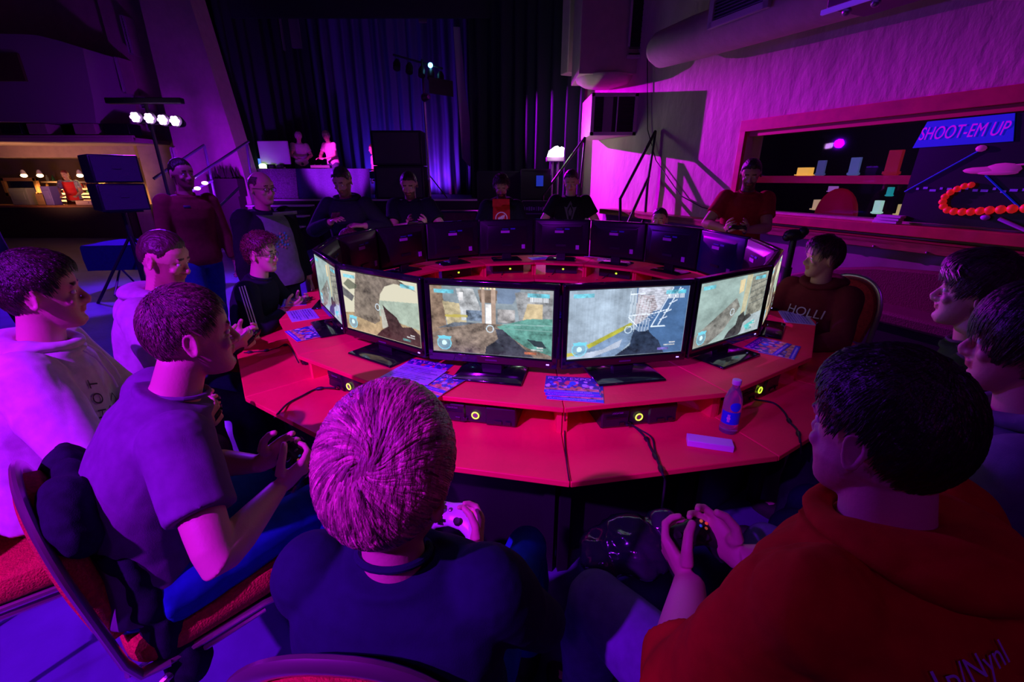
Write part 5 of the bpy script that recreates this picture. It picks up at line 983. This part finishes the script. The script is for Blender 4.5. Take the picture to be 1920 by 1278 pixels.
    info = dict(rt=rt, pel=pel, ch=ch, nb=nb, d1=d1, d2=d2, d3=d3, TH=TH, sh=sh, el=el, wr=wrs, kn=kn, s=s, shirt=shirt, inv=inv, mat=tm_, hands=hd)
    return info
EYE = mat('eye_white', (.75, .72, .72), .2); IRIS = mat('eye_iris', (.05, .035, .03), .15)
PADM = {}
def controller(label, loc, az, tilt=.45, white=False):
    t = thing('game_controller', label, 'game controller', loc, -R(az)); T = Matrix.Rotation(tilt, 4, 'X')
    bm = mat('pad_white', (.6, .6, .66), .35) if white else CB
    m = M()
    def sec(x, yc, ly, zc, lz): return [V((x, yc + ly * math.cos(a), zc + lz * math.sin(a))) for a in [2 * math.pi * q / 14 for q in range(14)]]
    m.loft([sec(-.079, -.030, .012, -.010, .012), sec(-.074, -.014, .036, -.004, .018), (sec(-.058, -.002, .047, .002, .021)), sec(-.03, .008, .036, .004, .019), sec(0, .010, .031, .005, .017), sec(.03, .008, .036, .004, .019), sec(.058, -.002, .047, .002, .021), sec(.074, -.014, .036, -.004, .018), sec(.079, -.030, .012, -.010, .012)], T)
    for s in (-1, 1): m.tube([V((s * .062, -.02, -.002)), V((s * .070, -.052, -.014)), V((s * .074, -.075, -.022))], [.022, .019, .010], 12, T)
    o = obj('shell', m, bm, t); remesh(o, .003, 3)
    for x, y in ((-.045, .014), (.024, -.014)): m = M(); m.lathe([(.009, .018), (.006, .028), (.009, .030), (.0088, .033), (.004, .0315)], 14, (x, y, 0), T); obj('thumb_stick', m, 'rubber', t)
    m = M(); m.box((-.022, -.014, .023), (.022, .007, .006), T); m.box((-.022, -.014, .023), (.007, .022, .006), T); obj('direction_pad', m, 'gloss', t, bevel=.001)
    for x, y, c, e in ((.047, .024, (.7, .5, .05), (.5, .12, .02)), (.057, .014, (.7, .05, .03), (.7, .05, .03)), (.037, .014, (.05, .15, .7), (.02, .05, .3)), (.047, .004, (.1, .5, .1), (.45, .06, .03))):
        m = M(); m.ball((x, y, .0215), (.0045, .0045, .004), 8, T); obj('face_button', m, mat('pad_button', c, .3, emit=e, es=.55), t)
    m = M(); m.ball((0, .016, .020), (.007, .007, .004), 10, T); obj('guide_button', m, 'steel', t)
    for s in (-1, 1): m = M(); m.tube([V((s * .055, .045, .006)), V((s * .028, .046, .006))], [.007, .006], 8, T); obj('shoulder_button', m, 'gloss', t)
    return t
def shirt_decal(p, name, o, ma, off=.004):   # lay a flat child mesh onto the shirt surface
    o.parent = p['rt']; bpy.context.view_layer.update()
    sw = o.modifiers.new('w', 'SHRINKWRAP'); sw.target = p['shirt']; sw.wrap_method = 'PROJECT'; sw.use_negative_direction = True; sw.use_positive_direction = True; sw.use_project_z = True; sw.offset = off; return o
def decal_frame(p, side, up=0, t=.6, dx=0, out=.25, tiltx=0):   # frame in front (+1) or behind (-1) the chest
    c = p['ch'].lerp(p['nb'], t) + V((dx, 0, 0)); d = p['d2']; fw = V((0, 1, 0)); fw = (fw - d * fw.dot(d)).normalized() * side
    x = d.cross(fw); 
    return frame(c + fw * out, x, d)
# ---- the cast
DK = (.025, .014, .010); BR = (.09, .045, .025)
def panel(p, name, w, h, ma, side=1, t=.5, dx=0, off=.005, taper=0, ny=24, nx=10, dy=0):
    m = M(); vs = []
    for j in range(ny + 1):
        v = j / ny - .5
        for i in range(nx + 1): u = i / nx - .5; vs.append(V((u * w * (1 + taper * -v), v * h, 0)))
    m.add(vs, [(j * (nx + 1) + i, j * (nx + 1) + i + 1, (j + 1) * (nx + 1) + i + 1, (j + 1) * (nx + 1) + i) for j in range(ny) for i in range(nx)])
    o = obj(name, m, ma, ang=180); o.parent = p['rt']; T = decal_frame(p, side, 0, t, dx); o.matrix_local = T @ Matrix.Translation((0, dy, 0)); wrap(p, o, off); return o
def wrap(p, o, off):
    sw = o.modifiers.new('w', 'SHRINKWRAP'); sw.target = p['shirt']; sw.wrap_method = 'PROJECT'; sw.use_negative_direction = True; sw.use_positive_direction = False; sw.use_project_z = True; sw.offset = off
def decal_text(p, s, size, ma, side, t, dx=0, rot=0, dy=0, shear=0, off=.006, sx=1):
    o = textmesh('printed_text', s, size, ma, None, None, shear, 0.0, sx=sx); o.parent = p['rt']; o.matrix_local = decal_frame(p, side, 0, t, dx) @ Matrix.Translation((0, dy, 0)) @ Matrix.Rotation(rot, 4, 'Z'); wrap(p, o, off); return o
def decal_mesh(p, name, m, ma, side, t, dx=0, dy=0, rot=0, off=.006):
    o = obj(name, m, ma, p['rt'], ang=180); o.matrix_local = decal_frame(p, side, 0, t, dx) @ Matrix.Translation((0, dy, 0)) @ Matrix.Rotation(rot, 4, 'Z'); wrap(p, o, off); return o
WT = mat('print_white', (.65, .62, .68), .7); DKP = mat('print_dark', (.03, .02, .05), .7)
NEAR = .0038
pads = {}
# 1 blond boy
pc = G(845, 972, .78); p = person('boy with thick blond hair in navy shirt seated front centre, back to the camera', 0, 0, 6, at=(722, 925), neck=.135, s=.90, thigh=1.2, lean=-.20, slouch=.14, hy=14, hp=.22, pad=pc, knees=[(.07, 1.12), (-.40, 1.10)], top=dict(col=(.012, .020, .055), sleeve='elbow', gr=.016, wr=.009, whorl=(.34, -.90, .36)), bottom=(.01, .08, .40), skin=(.62, .34, .26), hair=('bowl', (.62, .34, .26), 0, 15000), vox=NEAR, hs=1.24, girth=1.15)
m = M(); a = p['sh'][0]; 
pts = []
for k in range(25):
    t = k / 24; q = p['nb'].lerp(p['pel'], .02 + .62 * t) + V((.13 - .34 * t, 0, 0)); pts.append(q)
n = len(pts); vs = []
Tinv = p['d1']
o = panel(p, 'shoulder_strap', .075, .50, cloth('strap_dark', (.035, .012, .035), .3), -1, .55, .0, .012); o.matrix_local = o.matrix_local @ Matrix.Rotation(R(-52), 4, 'Z'); 
controller('pale game controller held by the blond boy in navy', pc, 8, .5, True); chair(-.25, .715, 3, 'red banquet chair of the blond boy, its metal top rail filling the bottom edge')
# 2 grey T-shirt boy
pc = G(556, 858, .80); p = person('teenage boy in grey-purple T-shirt leaning forward, right ear to the camera', 0, 0, 46, at=(352, 640), s=1.06, lean=.12, slouch=.40, hy=2, hp=.02, pad=pc, knees=[(-.66, 1.30), (-.93, 1.42)], top=dict(col=(.15, .09, .20), sleeve='short', gr=.014, wr=.007), bottom=(.01, .06, .40), skin=(.62, .34, .27), hair=('short', (.13, .07, .06)), vox=NEAR, girth=.94)
controller('black game controller held by the boy in the grey-purple T-shirt', pc, 46, .55); chair(-1.0, 1.08, 42, 'red banquet chair at the left edge under the boy in the grey-purple T-shirt')
# 3 white hoodie boy
p = person('boy in pale grey printed hoodie with dark hair at the left edge, in profile', 0, 0, 55, at=(74, 560), s=1.07, lean=.06, slouch=.22, hy=-2, hp=.02, pad=V((-1.16, 1.50, .78)), knees=[(-1.24, 1.60), (-1.45, 1.75)], top=dict(col=(.62, .58, .62), sleeve='long', hood=1, gr=.022, wr=.010, cuff=1), bottom=(.12, .10, .16), skin=(.60, .33, .26), hair=('crop', DK), vox=.0042, girth=1.22)
decal_text(p, 'H O T', .05, DKP, 1, .40, .135, R(75), .02)
m = M(); 
for a, b in (((-.06, -.04), (.06, -.03)), ((-.06, -.04), (-.04, .03)), ((-.04, .03), (.03, .05)), ((.03, .05), (.06, -.03)), ((-.05, -.07), (.07, -.05)), ((-.03, -.10), (.06, -.08)), ((-.02, .0), (.04, .02)), ((-.03, -.02), (.05, -.01)), ((-.06, -.04), (-.06, -.08)), ((.06, -.03), (.075, -.09))): a = V((*a, 0)) * 1.5; b = V((*b, 0)) * 1.5; d = (b - a).normalized(); q = V((-d.y, d.x, 0)) * .003; m.add([a - q, b - q, b + q, a + q], [(0, 1, 2, 3)])
decal_mesh(p, 'printed_picture', m, DKP, 1, .12, .06)
for sx in (-1, 1): m = M(); c = p['nb'] + p['d2'] * 0; m.tube([c + V((sx * .035, .085, -.02)), c + V((sx * .04, .125, -.07)), c + V((sx * .045, .150, -.15)), c + V((sx * .047, .155, -.19))], .0035, 6); obj('drawstring', m, 'paper', p['rt'])
controller('black game controller held by the boy in the pale grey hoodie', V((-1.16, 1.50, .78)), 55); chair(-1.66, 1.18, 52, 'red banquet chair under the boy in the pale grey hoodie at the left edge')
# 4 second hoodie boy
p = person('young man in plain grey hoodie, head bent forward, seated behind the leaning boy', 0, 0, 76, at=(303, 492), s=1.07, lean=.08, slouch=.25, hy=6, hp=.30, pad=V((-1.36, 2.16, .84)), knees=[(-1.36, 1.98), (-1.4, 2.2)], top=dict(col=(.40, .38, .42), sleeve='long', hood=1, gr=.018, wr=.010, cuff=1), bottom=(.03, .03, .09), skin=(.60, .33, .25), hair=('short', (.06, .03, .025)), vox=.005, beard=(.6, .5, .48))
controller('black game controller held by the young man in the plain grey hoodie', V((-1.36, 2.16, .84)), 76); chair(-1.84, 1.98, 70, 'red banquet chair under the young man in the plain grey hoodie')
# 5 striped jacket boy
p = person('boy with glasses and messy auburn hair in black jacket with three white sleeve stripes', 0, 0, 86, at=(488, 482), s=.93, lean=.10, slouch=.22, hy=4, hp=.05, pad=V((-1.38, 2.84, .84)), knees=[(-1.37, 2.75), (-1.4, 2.95)], top=dict(col=(.012, .013, .03), sleeve='long', gr=.016), bottom=(.03, .03, .10), skin=(.62, .34, .27), hair=('curly', (.12, .03, .03)), vox=.005, glasses=True)
for k in (-1, 0, 1):
    m = M(); a, e = p['sh'][0], p['el'][0]; d = (e - a).normalized(); out = V((.9, .3, .25)); out = (out - d * out.dot(d)).normalized(); sd = d.cross(out)
    m.tube([a.lerp(e, q) + out * (.079 - .010 * q) + sd * k * .014 for q in (-.05, .2, .45, .7, .95)], .0045, 5, ref=out, rb=[.0035] * 5); obj('sleeve_stripe', m, WT, p['rt'])
controller('red-lit game controller held by the boy in the striped black jacket', V((-1.38, 2.84, .84)), 86); chair(-1.66, 2.42, 60, 'red banquet chair back showing between the grey hoodie and the striped jacket')
chair(-1.84, 2.86, 80, 'red banquet chair under the boy in the striped black jacket')
# 6 half hidden boy
a = P(650, 455, 3.78); p = person('brown haired child half hidden behind a monitor back, blue top', a.x - .05, 3.86, 130, s=.86, seat=.44, lean=.08, slouch=.1, hp=.1, top=dict(col=(.02, .06, .25), sleeve='short'), bottom=(.02, .03, .08), hair=('thick', (.14, .06, .04)), vox=.007)
chair(a.x - .12, 3.92, 130, 'red banquet chair under the half hidden child')
# 7 bald man
a = P(478, 355, 3.5); p = person('bald man with glasses in open dark jacket over a printed grey T-shirt, standing', a.x, 3.52, 118, sit=False, s=.965, lean=.02, slouch=.10, hy=-8, hp=.08, girth=1.30, top=dict(col=(.010, .012, .018), sleeve='long', gr=.024, wr=.012, name='jacket'), bottom=(.03, .03, .08), skin=(.62, .36, .28), hair=('bald', (.10, .06, .05)), vox=.006, glasses=True)
pn = panel(p, 'grey_shirt', .24, .56, cloth('grey_tee', (.17, .16, .24)), 1, .02, .0, .006, .35)
m = M()
for k in range(26): m.add([V((.075 * math.cos(k * 2.4) * (k / 26) ** .5 + q[0], .06 * math.sin(k * 2.4) * (k / 26) ** .5 + q[1], 0)) for q in ((-.010, 0), (.0, -.008), (.011, .003), (0, .010))], [(0, 1, 2, 3)], None, k % 2)
decal_mesh(p, 'shirt_print', m, [mat('print_blue', (.05, .25, .6), .7), mat('print_rose', (.4, .12, .2), .7)], 1, .25, .01, off=.011)
# 8 maroon walker
a = P(328, 330, 4.05); p = person('man in maroon sweater walking at the left, face turned to the right', a.x, 4.1, 125, sit=False, s=1.03, lean=.03, slouch=.08, hy=-12, hp=.02, top=dict(col=(.20, .02, .035), sleeve='long', gr=.02), bottom=(.02, .08, .22), skin=(.5, .24, .18), hair=('short', DK), vox=.007, beard=(.45, .35, .33), feet=[(.12, .22), (-.10, -.18)])
m = M(); m.box((0, 0, 0), (.05, .02, .16)); decal_mesh(p, 'chest_flap', m, mat('zip_flap', (.10, .09, .16), .7), 1, .7, .05, off=.004)
# 9 man with phone
a = P(645, 335, 4.42); p = person('man in dark green-black jacket looking down at a phone, standing', a.x, 4.45, 172, sit=False, s=1.0, lean=.05, slouch=.16, hy=18, hp=.45, hands=[(.10, .30, 1.25), (-.16, .22, 1.20)], hdir=[(-.6, .7, .3), (.9, .4, .1)], top=dict(col=(.02, .028, .03), sleeve='long', gr=.022, hood=1), bottom=(.02, .03, .10), skin=(.6, .34, .26), hair=('crop', (.03, .02, .015)), vox=.006, beard=(.42, .33, .32), girth=1.05)
ph = thing('phone', 'dark phone held by the man in the dark green-black jacket', 'phone', p['rt'].matrix_basis @ (p['wr'][0] + V((-.055, .085, .055))), R(-150)); m = M(); m.box((0, 0, 0), (.074, .15, .009), Matrix.Rotation(.5, 4, 'X')); obj('phone_body', m, 'gloss', ph, bevel=.003); m = M(); m.box((0, 0, .006), (.066, .13, .002), Matrix.Rotation(.5, 4, 'X')); obj('phone_screen', m, mat('phone_screen', (.03, .03, .05), .2, emit=(.2, .25, .4), es=.25), ph)
# 10 polo man
a = P(768, 335, 4.68); pc = P(780, 419, 4.68 - .42); p = person('bearded man in black polo shirt holding a controller, standing before the tall speakers', a.x, 4.72, 178, sit=False, s=.98, lean=.05, slouch=.16, hp=.42, pad=pc, elbow=(.75, -.2, -.7), top=dict(col=(.012, .016, .022), sleeve='short', polo=1, gr=.018), bottom=(.02, .02, .04), skin=(.6, .33, .25), hair=('short', DK), vox=.006, beard=(.25, .18, .17), girth=1.1)
controller('black game controller held by the bearded man in the black polo shirt', pc, 178)
# 11 bearded curly man
a = P(940, 350, 5.15); p = person('bearded curly haired man in dark jacket over red shirt with round white logo', a.x, 5.25, 180, sit=False, s=.955, lean=.04, slouch=.14, hp=.38, hands=[(.10, .28, 1.0), (-.10, .28, 1.0)], hdir=[(-.4, .9, .1), (.4, .9, .1)], top=dict(col=(.014, .014, .022), sleeve='long', gr=.026, name='jacket', hood=1), bottom=(.02, .02, .04), skin=(.55, .3, .22), hair=('curly', (.06, .015, .015)), vox=.006, beard=(.12, .07, .07), girth=1.12)
panel(p, 'red_shirt', .19, .50, cloth('red_tee', (.62, .02, .03)), 1, .35, 0, .006, .1)
m = M(); N_ = 28
vs = [V((r * math.cos(a), r * math.sin(a), 0)) for r in (.058, .068) for a in [2 * math.pi * k / N_ for k in range(N_)]]; m.add(vs, [(k, (k + 1) % N_, N_ + (k + 1) % N_, N_ + k) for k in range(N_)])
for k in range(5): x = -.034 + k * .015; m.add([V((x - .005, -.03 + .007 * k, 0)), V((x + .005, -.03 + .007 * k, 0)), V((x + .008, .012 + .007 * k, 0)), V((x - .002, .012 + .007 * k, 0))], [(0, 1, 2, 3)])
m.add([V((-.035, -.012, 0)), V((.038, .022, 0)), V((.038, .034, 0)), V((-.035, .0, 0))], [(0, 1, 2, 3)])
decal_mesh(p, 'round_logo', m, mat('logo_white', (.85, .8, .8), .7, emit=(.2, .15, .16), es=.0), 1, .42, 0, off=.012)
# 12 symbol shirt man
a = P(1072, 340, 5.3); p = person('man in black T-shirt with dim diamond symbol standing before the purple wall', a.x, 5.35, 186, sit=False, s=.99, lean=.03, slouch=.10, hy=6, hp=.36, hands=[(.22, .25, .98), (-.22, .25, .98)], hdir=[(-.6, .7, 0), (.6, .7, 0)], top=dict(col=(.010, .010, .014), sleeve='short', gr=.018), bottom=(.02, .02, .04), skin=(.62, .36, .28), hair=('crop', (.05, .028, .02)), vox=.006)
m = M()
for s_ in (-1, 1):
    for q in ([(0, .12), (.055, .02), (.035, .02), (0, .085)], [(.055, .02), (.02, -.11), (.01, -.09), (.035, .02)], [(.0, .06), (.022, .01), (.01, -.05), (0, -.02)], [(.03, .05), (.07, .06), (.05, .0), (.03, -.04)]): m.add([V((s_ * x, y, 0)) for x, y in q], [(0, 1, 2, 3)])
decal_mesh(p, 'diamond_symbol', m, mat('symbol_grey', (.07, .075, .10), .7), 1, .42, 0, off=.007)
# 13 seated boy near wall
a = P(1240, 412, 4.72); p = person('dark haired boy seated behind the far monitors, only his head showing', a.x + .03, 4.85, 208, s=.96, lean=.0, slouch=.08, hy=0, hp=.05, top=dict(col=(.02, .02, .05), sleeve='short'), bottom=(.02, .02, .05), hair=('short', DK), vox=.006)
chair(a.x + .08, 4.92, 208, 'red banquet chair under the boy behind the far monitors')
# 14 red T-shirt man
a = P(1412, 330, 4.42); pc = P(1383, 428, 4.10); p = person('man in bright red T-shirt standing with a controller beside the window, head bowed', a.x, 4.5, 196, sit=False, s=1.04, lean=.03, slouch=.14, hy=10, hp=.42, pad=pc, elbow=(.85, -.25, -.6), top=dict(col=(.36, .012, .03), sleeve='short', gr=.016), bottom=(.02, .02, .05), skin=(.5, .27, .19), hair=('crop', DK), vox=.006, beard=(.3, .22, .2), girth=1.08)
controller('black game controller held by the man in the bright red T-shirt', pc, 196)
# 15 maroon hoodie boy
p = person('boy in maroon hoodie with white chest lettering seated at the right, looking left', 0, 0, 240, at=(1546, 490), s=.93, lean=.0, slouch=.12, hy=42, hp=.02, top=dict(col=(.13, .012, .025), sleeve='long', hood=1, gr=.02), bottom=(.02, .02, .04), hair=('thick', (.06, .02, .02)), vox=.006, skin=(.5, .27, .2), hands=[(.1, .38, .74), (-.12, .38, .74)], hdir=[(-.3, .9, 0), (.3, .9, 0)])
decal_text(p, 'HOLLI', .075, WT, 1, .42, 0, 0, .0, .2, .008); decal_text(p, 'CREW', .055, WT, 1, .42, 0, 0, -.065, .2, .008)
chair(2.24, 3.05, 245, 'banquet chair with lit metal frame around the maroon hoodie boy')
# 16 profile boy right
p = person('boy with streaked fringe in profile at the right edge, dark open-collar top', 0, 0, 316, at=(1835, 560), s=1.05, lean=.08, slouch=.2, hy=-2, hp=-.02, pad=V((1.36, 1.62, .72)), knees=[(1.5, 1.66), (1.25, 1.55)], top=dict(col=(.07, .10, .10), sleeve='long', gr=.016), bottom=(.02, .02, .04), skin=(.52, .34, .30), hair=('thick', (.035, .022, .024), 0, 7000), vox=.0042)
hh = p['TH']; m = M()
for k in range(60):
    a0 = random.uniform(-.9, .9); st = V((HR[0] * 1.13 * math.sin(a0), HC[1] + HR[1] * 1.13 * math.cos(a0), .072 + random.uniform(0, .02))); en = st + V((random.uniform(-.025, .005) - .02, -.006, -.034)); m.tube([hh @ st, hh @ (st.lerp(en, .5) + V((0, .008, 0))), hh @ en], [.0016, .0016, .0005], 4)
obj('blond_streaks', m, mat('streak_pale', (.45, .38, .36), .4), p['rt'])
controller('black game controller held by the boy with the streaked fringe', V((1.36, 1.62, .72)), 316); chair(1.70, 1.16, 316, 'red banquet chair under the boy with the streaked fringe')
# 17 dark haired person right
p = person('person with long dark hair in grey-blue hoodie cut off by the right edge', 0, 0, 318, at=(1938, 662), s=1.06, lean=.08, slouch=.18, hy=-4, hp=.05, pad=V((1.14, 1.20, .70)), knees=[(1.05, 1.26), (.9, 1.15)], top=dict(col=(.11, .14, .20), sleeve='long', hood=1, gr=.018, wr=.009, cuff=1), bottom=(.01, .015, .05), skin=(.58, .33, .26), hair=('long', (.012, .009, .012)), vox=.0042)
controller('black game controller held by the person in the grey-blue hoodie', V((1.14, 1.20, .70)), 318); chair(1.25, .74, 318, 'red banquet chair under the person in the grey-blue hoodie')
# 18 orange hoodie
pc = G(1292, 1010, .76); p = person('heavy-set young man in red-orange hoodie seated front right, back to the camera', 0, 0, 335, at=(1668, 838), thigh=1.14, neck=.118, s=1.09, lean=.04, slouch=.22, hy=5, hp=.12, pad=pc, knees=[(.80, 1.10), (.20, .92)], girth=1.36, top=dict(col=(.46, .02, .010), sleeve='elbow', hood=1, gr=.022, wr=.019), bottom=(.14, .11, .34), skin=(.64, .34, .30), hair=('crop', (.022, .012, .012), 0, 7000), vox=NEAR, jaw=1.18, hs=.95)
i3 = p['inv'].to_3x3(); o = textmesh('printed_text', '1p/Nynl', .034, mat('print_lilac', (.45, .38, .8), .7), None, None, .15, 0.0); o.parent = p['rt']
o.matrix_local = frame(p['inv'] @ V((.545, .345, 1.085)) + i3 @ V((0, -.7, .7)) * .08, i3 @ V((.048, .012, .012)), i3 @ V((0, .7, .7))); wrap(p, o, .008)
controller('black game controller held by the young man in the red-orange hoodie', pc, 335, .5); chair(.68, .44, 335, 'red banquet chair under the young man in the red-orange hoodie')
# 19-21 stage
def onS(px, Y=12.9): return P(px, 300, Y).x
p = person('pale lit woman with long light hair standing beside the pale monitor on stage', onS(562), 13.0, 150, sit=False, s=.97, hp=.2, slouch=.15, z=1.1, top=dict(col=(.7, .45, .5), sleeve='short'), bottom=(.05, .05, .1), hair=('long', (.7, .5, .5)), vox=.009, hands=[(.1, .35, 1.0), (-.1, .35, 1.0)], hdir=[(0, 1, 0), (0, 1, 0)])
p = person('woman with long light hair in sleeveless top and straps standing right of the DJ mixer', onS(622), 13.0, 205, sit=False, s=.98, hp=.3, slouch=.15, z=1.1, top=dict(col=(.7, .45, .5), sleeve='short'), bottom=(.05, .05, .1), hair=('long', (.7, .45, .45)), vox=.009, hands=[(.1, .35, 1.0), (-.1, .35, 1.0)], hdir=[(0, 1, 0), (0, 1, 0)])
p = person('person in blue jeans sitting on stage half hidden by the tall speakers', onS(702, 12.6), 12.9, 240, s=.98, z=1.1, seat=.5, slouch=.1, top=dict(col=(.6, .4, .5), sleeve='short'), bottom=(.03, .15, .6), hair=('short', BR), vox=.010)
tg = thing('stage_chair', 'dark stool under the person in blue jeans on the stage', 'stool', (onS(702, 12.6), 12.9, 1.1)); m = M(); m.lathe([(.17, .44), (.18, .46), (.17, .48)], 16); obj('seat', m, 'black', tg)
for k in range(4): m = M(); a = k * math.pi / 2 + .8; m.tube([(.12 * math.cos(a), .12 * math.sin(a), .45), (.17 * math.cos(a), .17 * math.sin(a), 0)], .012, 6); obj('leg', m, 'metal', tg)
# 22 bartender
a = P(140, 345, 13.9); p = person('bartender in patterned shirt and red apron behind the far left bar', a.x, 13.75, 150, sit=False, s=1.0, hp=.2, slouch=.2, hy=20, top=dict(col=(.45, .5, .5), sleeve='short', var=.6), bottom=(.1, .02, .02), hair=('short', (.25, .04, .04)), vox=.010, hands=[(.15, .4, 1.0), (-.15, .4, 1.0)], hdir=[(0, 1, 0), (0, 1, 0)]); p['rt'].location.z = .12
panel(p, 'red_apron', .26, .5, mat('apron_red', (.9, .02, .02), .7), 1, .0, .0, .01)
# 23 dark passer-by
p = person('dark dressed passer-by at the far left edge, only back and arm showing', -4.15, 3.45, 160, sit=False, s=1.0, lean=.25, slouch=.2, hp=.3, top=dict(col=(.012, .014, .03), sleeve='long', gr=.025), bottom=(.012, .012, .03), hair=('short', DK), vox=.009, feet=[(.12, .30), (-.10, -.2)])
# jacket on the back of the chair at the left edge
t = thing('hanging_jacket', 'black padded jacket hanging over the chair back behind the leaning boy', 'jacket', (-1.0, 1.08, 0), -R(42))
m = M()
for (x, y, z, a, b, c) in ((.12, -.27, .86, .11, .06, .10), (.0, -.25, .84, .14, .06, .10), (-.12, -.25, .84, .12, .06, .11), (.05, -.22, .70, .15, .06, .14), (.16, -.20, .62, .07, .05, .16), (-.1, -.22, .66, .12, .06, .16), (.16, -.18, .46, .07, .06, .16), (.02, -.20, .54, .14, .05, .12), (.18, -.16, .34, .065, .06, .10)): m.ball((x, y + .06, z), (a, b, c), 14)
o = obj('padded_cloth', m, cloth('black_padding', (.012, .013, .03), .3, .5), t); remesh(o, .008, 4); wrinkle(o, .014, 5, 4)
# crumpled plastic bag between the front chairs
m = M(); c = V((.36, 1.02, .60)); m.ball((0, 0, 0), (.11, .09, .07), 20); m.ball((.08, .02, .02), (.07, .06, .05), 16); m.ball((-.08, 0, -.02), (.07, .07, .05), 16); o = obj('plastic_bag', m, mat('bag_plastic', (.03, .03, .05), .15, coat=.5)); remesh(o, .007, 1); wrinkle(o, .02, 9, 9); o.location = c; tag(o, 'crumpled shiny dark plastic bag beside the knees of the red-orange hoodie man', 'bag')

# ---- sub-parts hang under the part they sit on
SUBP = {'eye': ('body',), 'glasses': ('body',), 'hood': ('shirt', 'jacket'), 'collar': ('shirt', 'jacket'), 'collar_flap': ('shirt',), 'cuff': ('shirt',), 'drawstring': ('shirt',), 'sleeve_stripe': ('shirt',), 'printed_text': ('shirt',), 'printed_picture': ('shirt',), 'diamond_symbol': ('shirt',), 'chest_flap': ('shirt',),
 'round_logo': ('jacket',), 'shirt_print': ('jacket',), 'blond_streaks': ('hair',), 'thumb_stick': ('shell',), 'direction_pad': ('shell',), 'face_button': ('shell',), 'guide_button': ('shell',), 'shoulder_button': ('shell',),
 'label_sticker': ('back_shell',), 'blue_label': ('back_shell', 'bottle_body'), 'port_sticker': ('back_shell',), 'port_panel': ('back_shell',), 'power_light': ('bezel',), 'maker_mark': ('bezel',), 'power_button': ('case',), 'power_ring': ('case',), 'port_door': ('case',), 'disc_tray': ('case',), 'tray_text': ('case',), 'rear_light': ('case',),
 'round_label': ('bottle_body',), 'label_print': ('bottle_body',), 'pane': ('frame',), 'title': ('print',), 'small_print': ('print',), 'grille': ('cabinet',), 'crate_lettering': ('shell',), 'pale_strip': ('shell',), 'blue_sign': ('shell',), 'edging': ('shell',), 'sign_text': ('sign',), 'phone_screen': ('phone_body',)}
base_ = lambda n: n.split('.')[0]
for rt_ in [o for o in bpy.data.objects if o.parent is None and o.type == 'EMPTY']:
    kids = list(rt_.children); last = {}
    for k in kids: last.setdefault(base_(k.name), k)
    for k in kids:
        for pn_ in SUBP.get(base_(k.name), ()):
            if pn_ in last and last[pn_] is not k: k.parent = last[pn_]; break
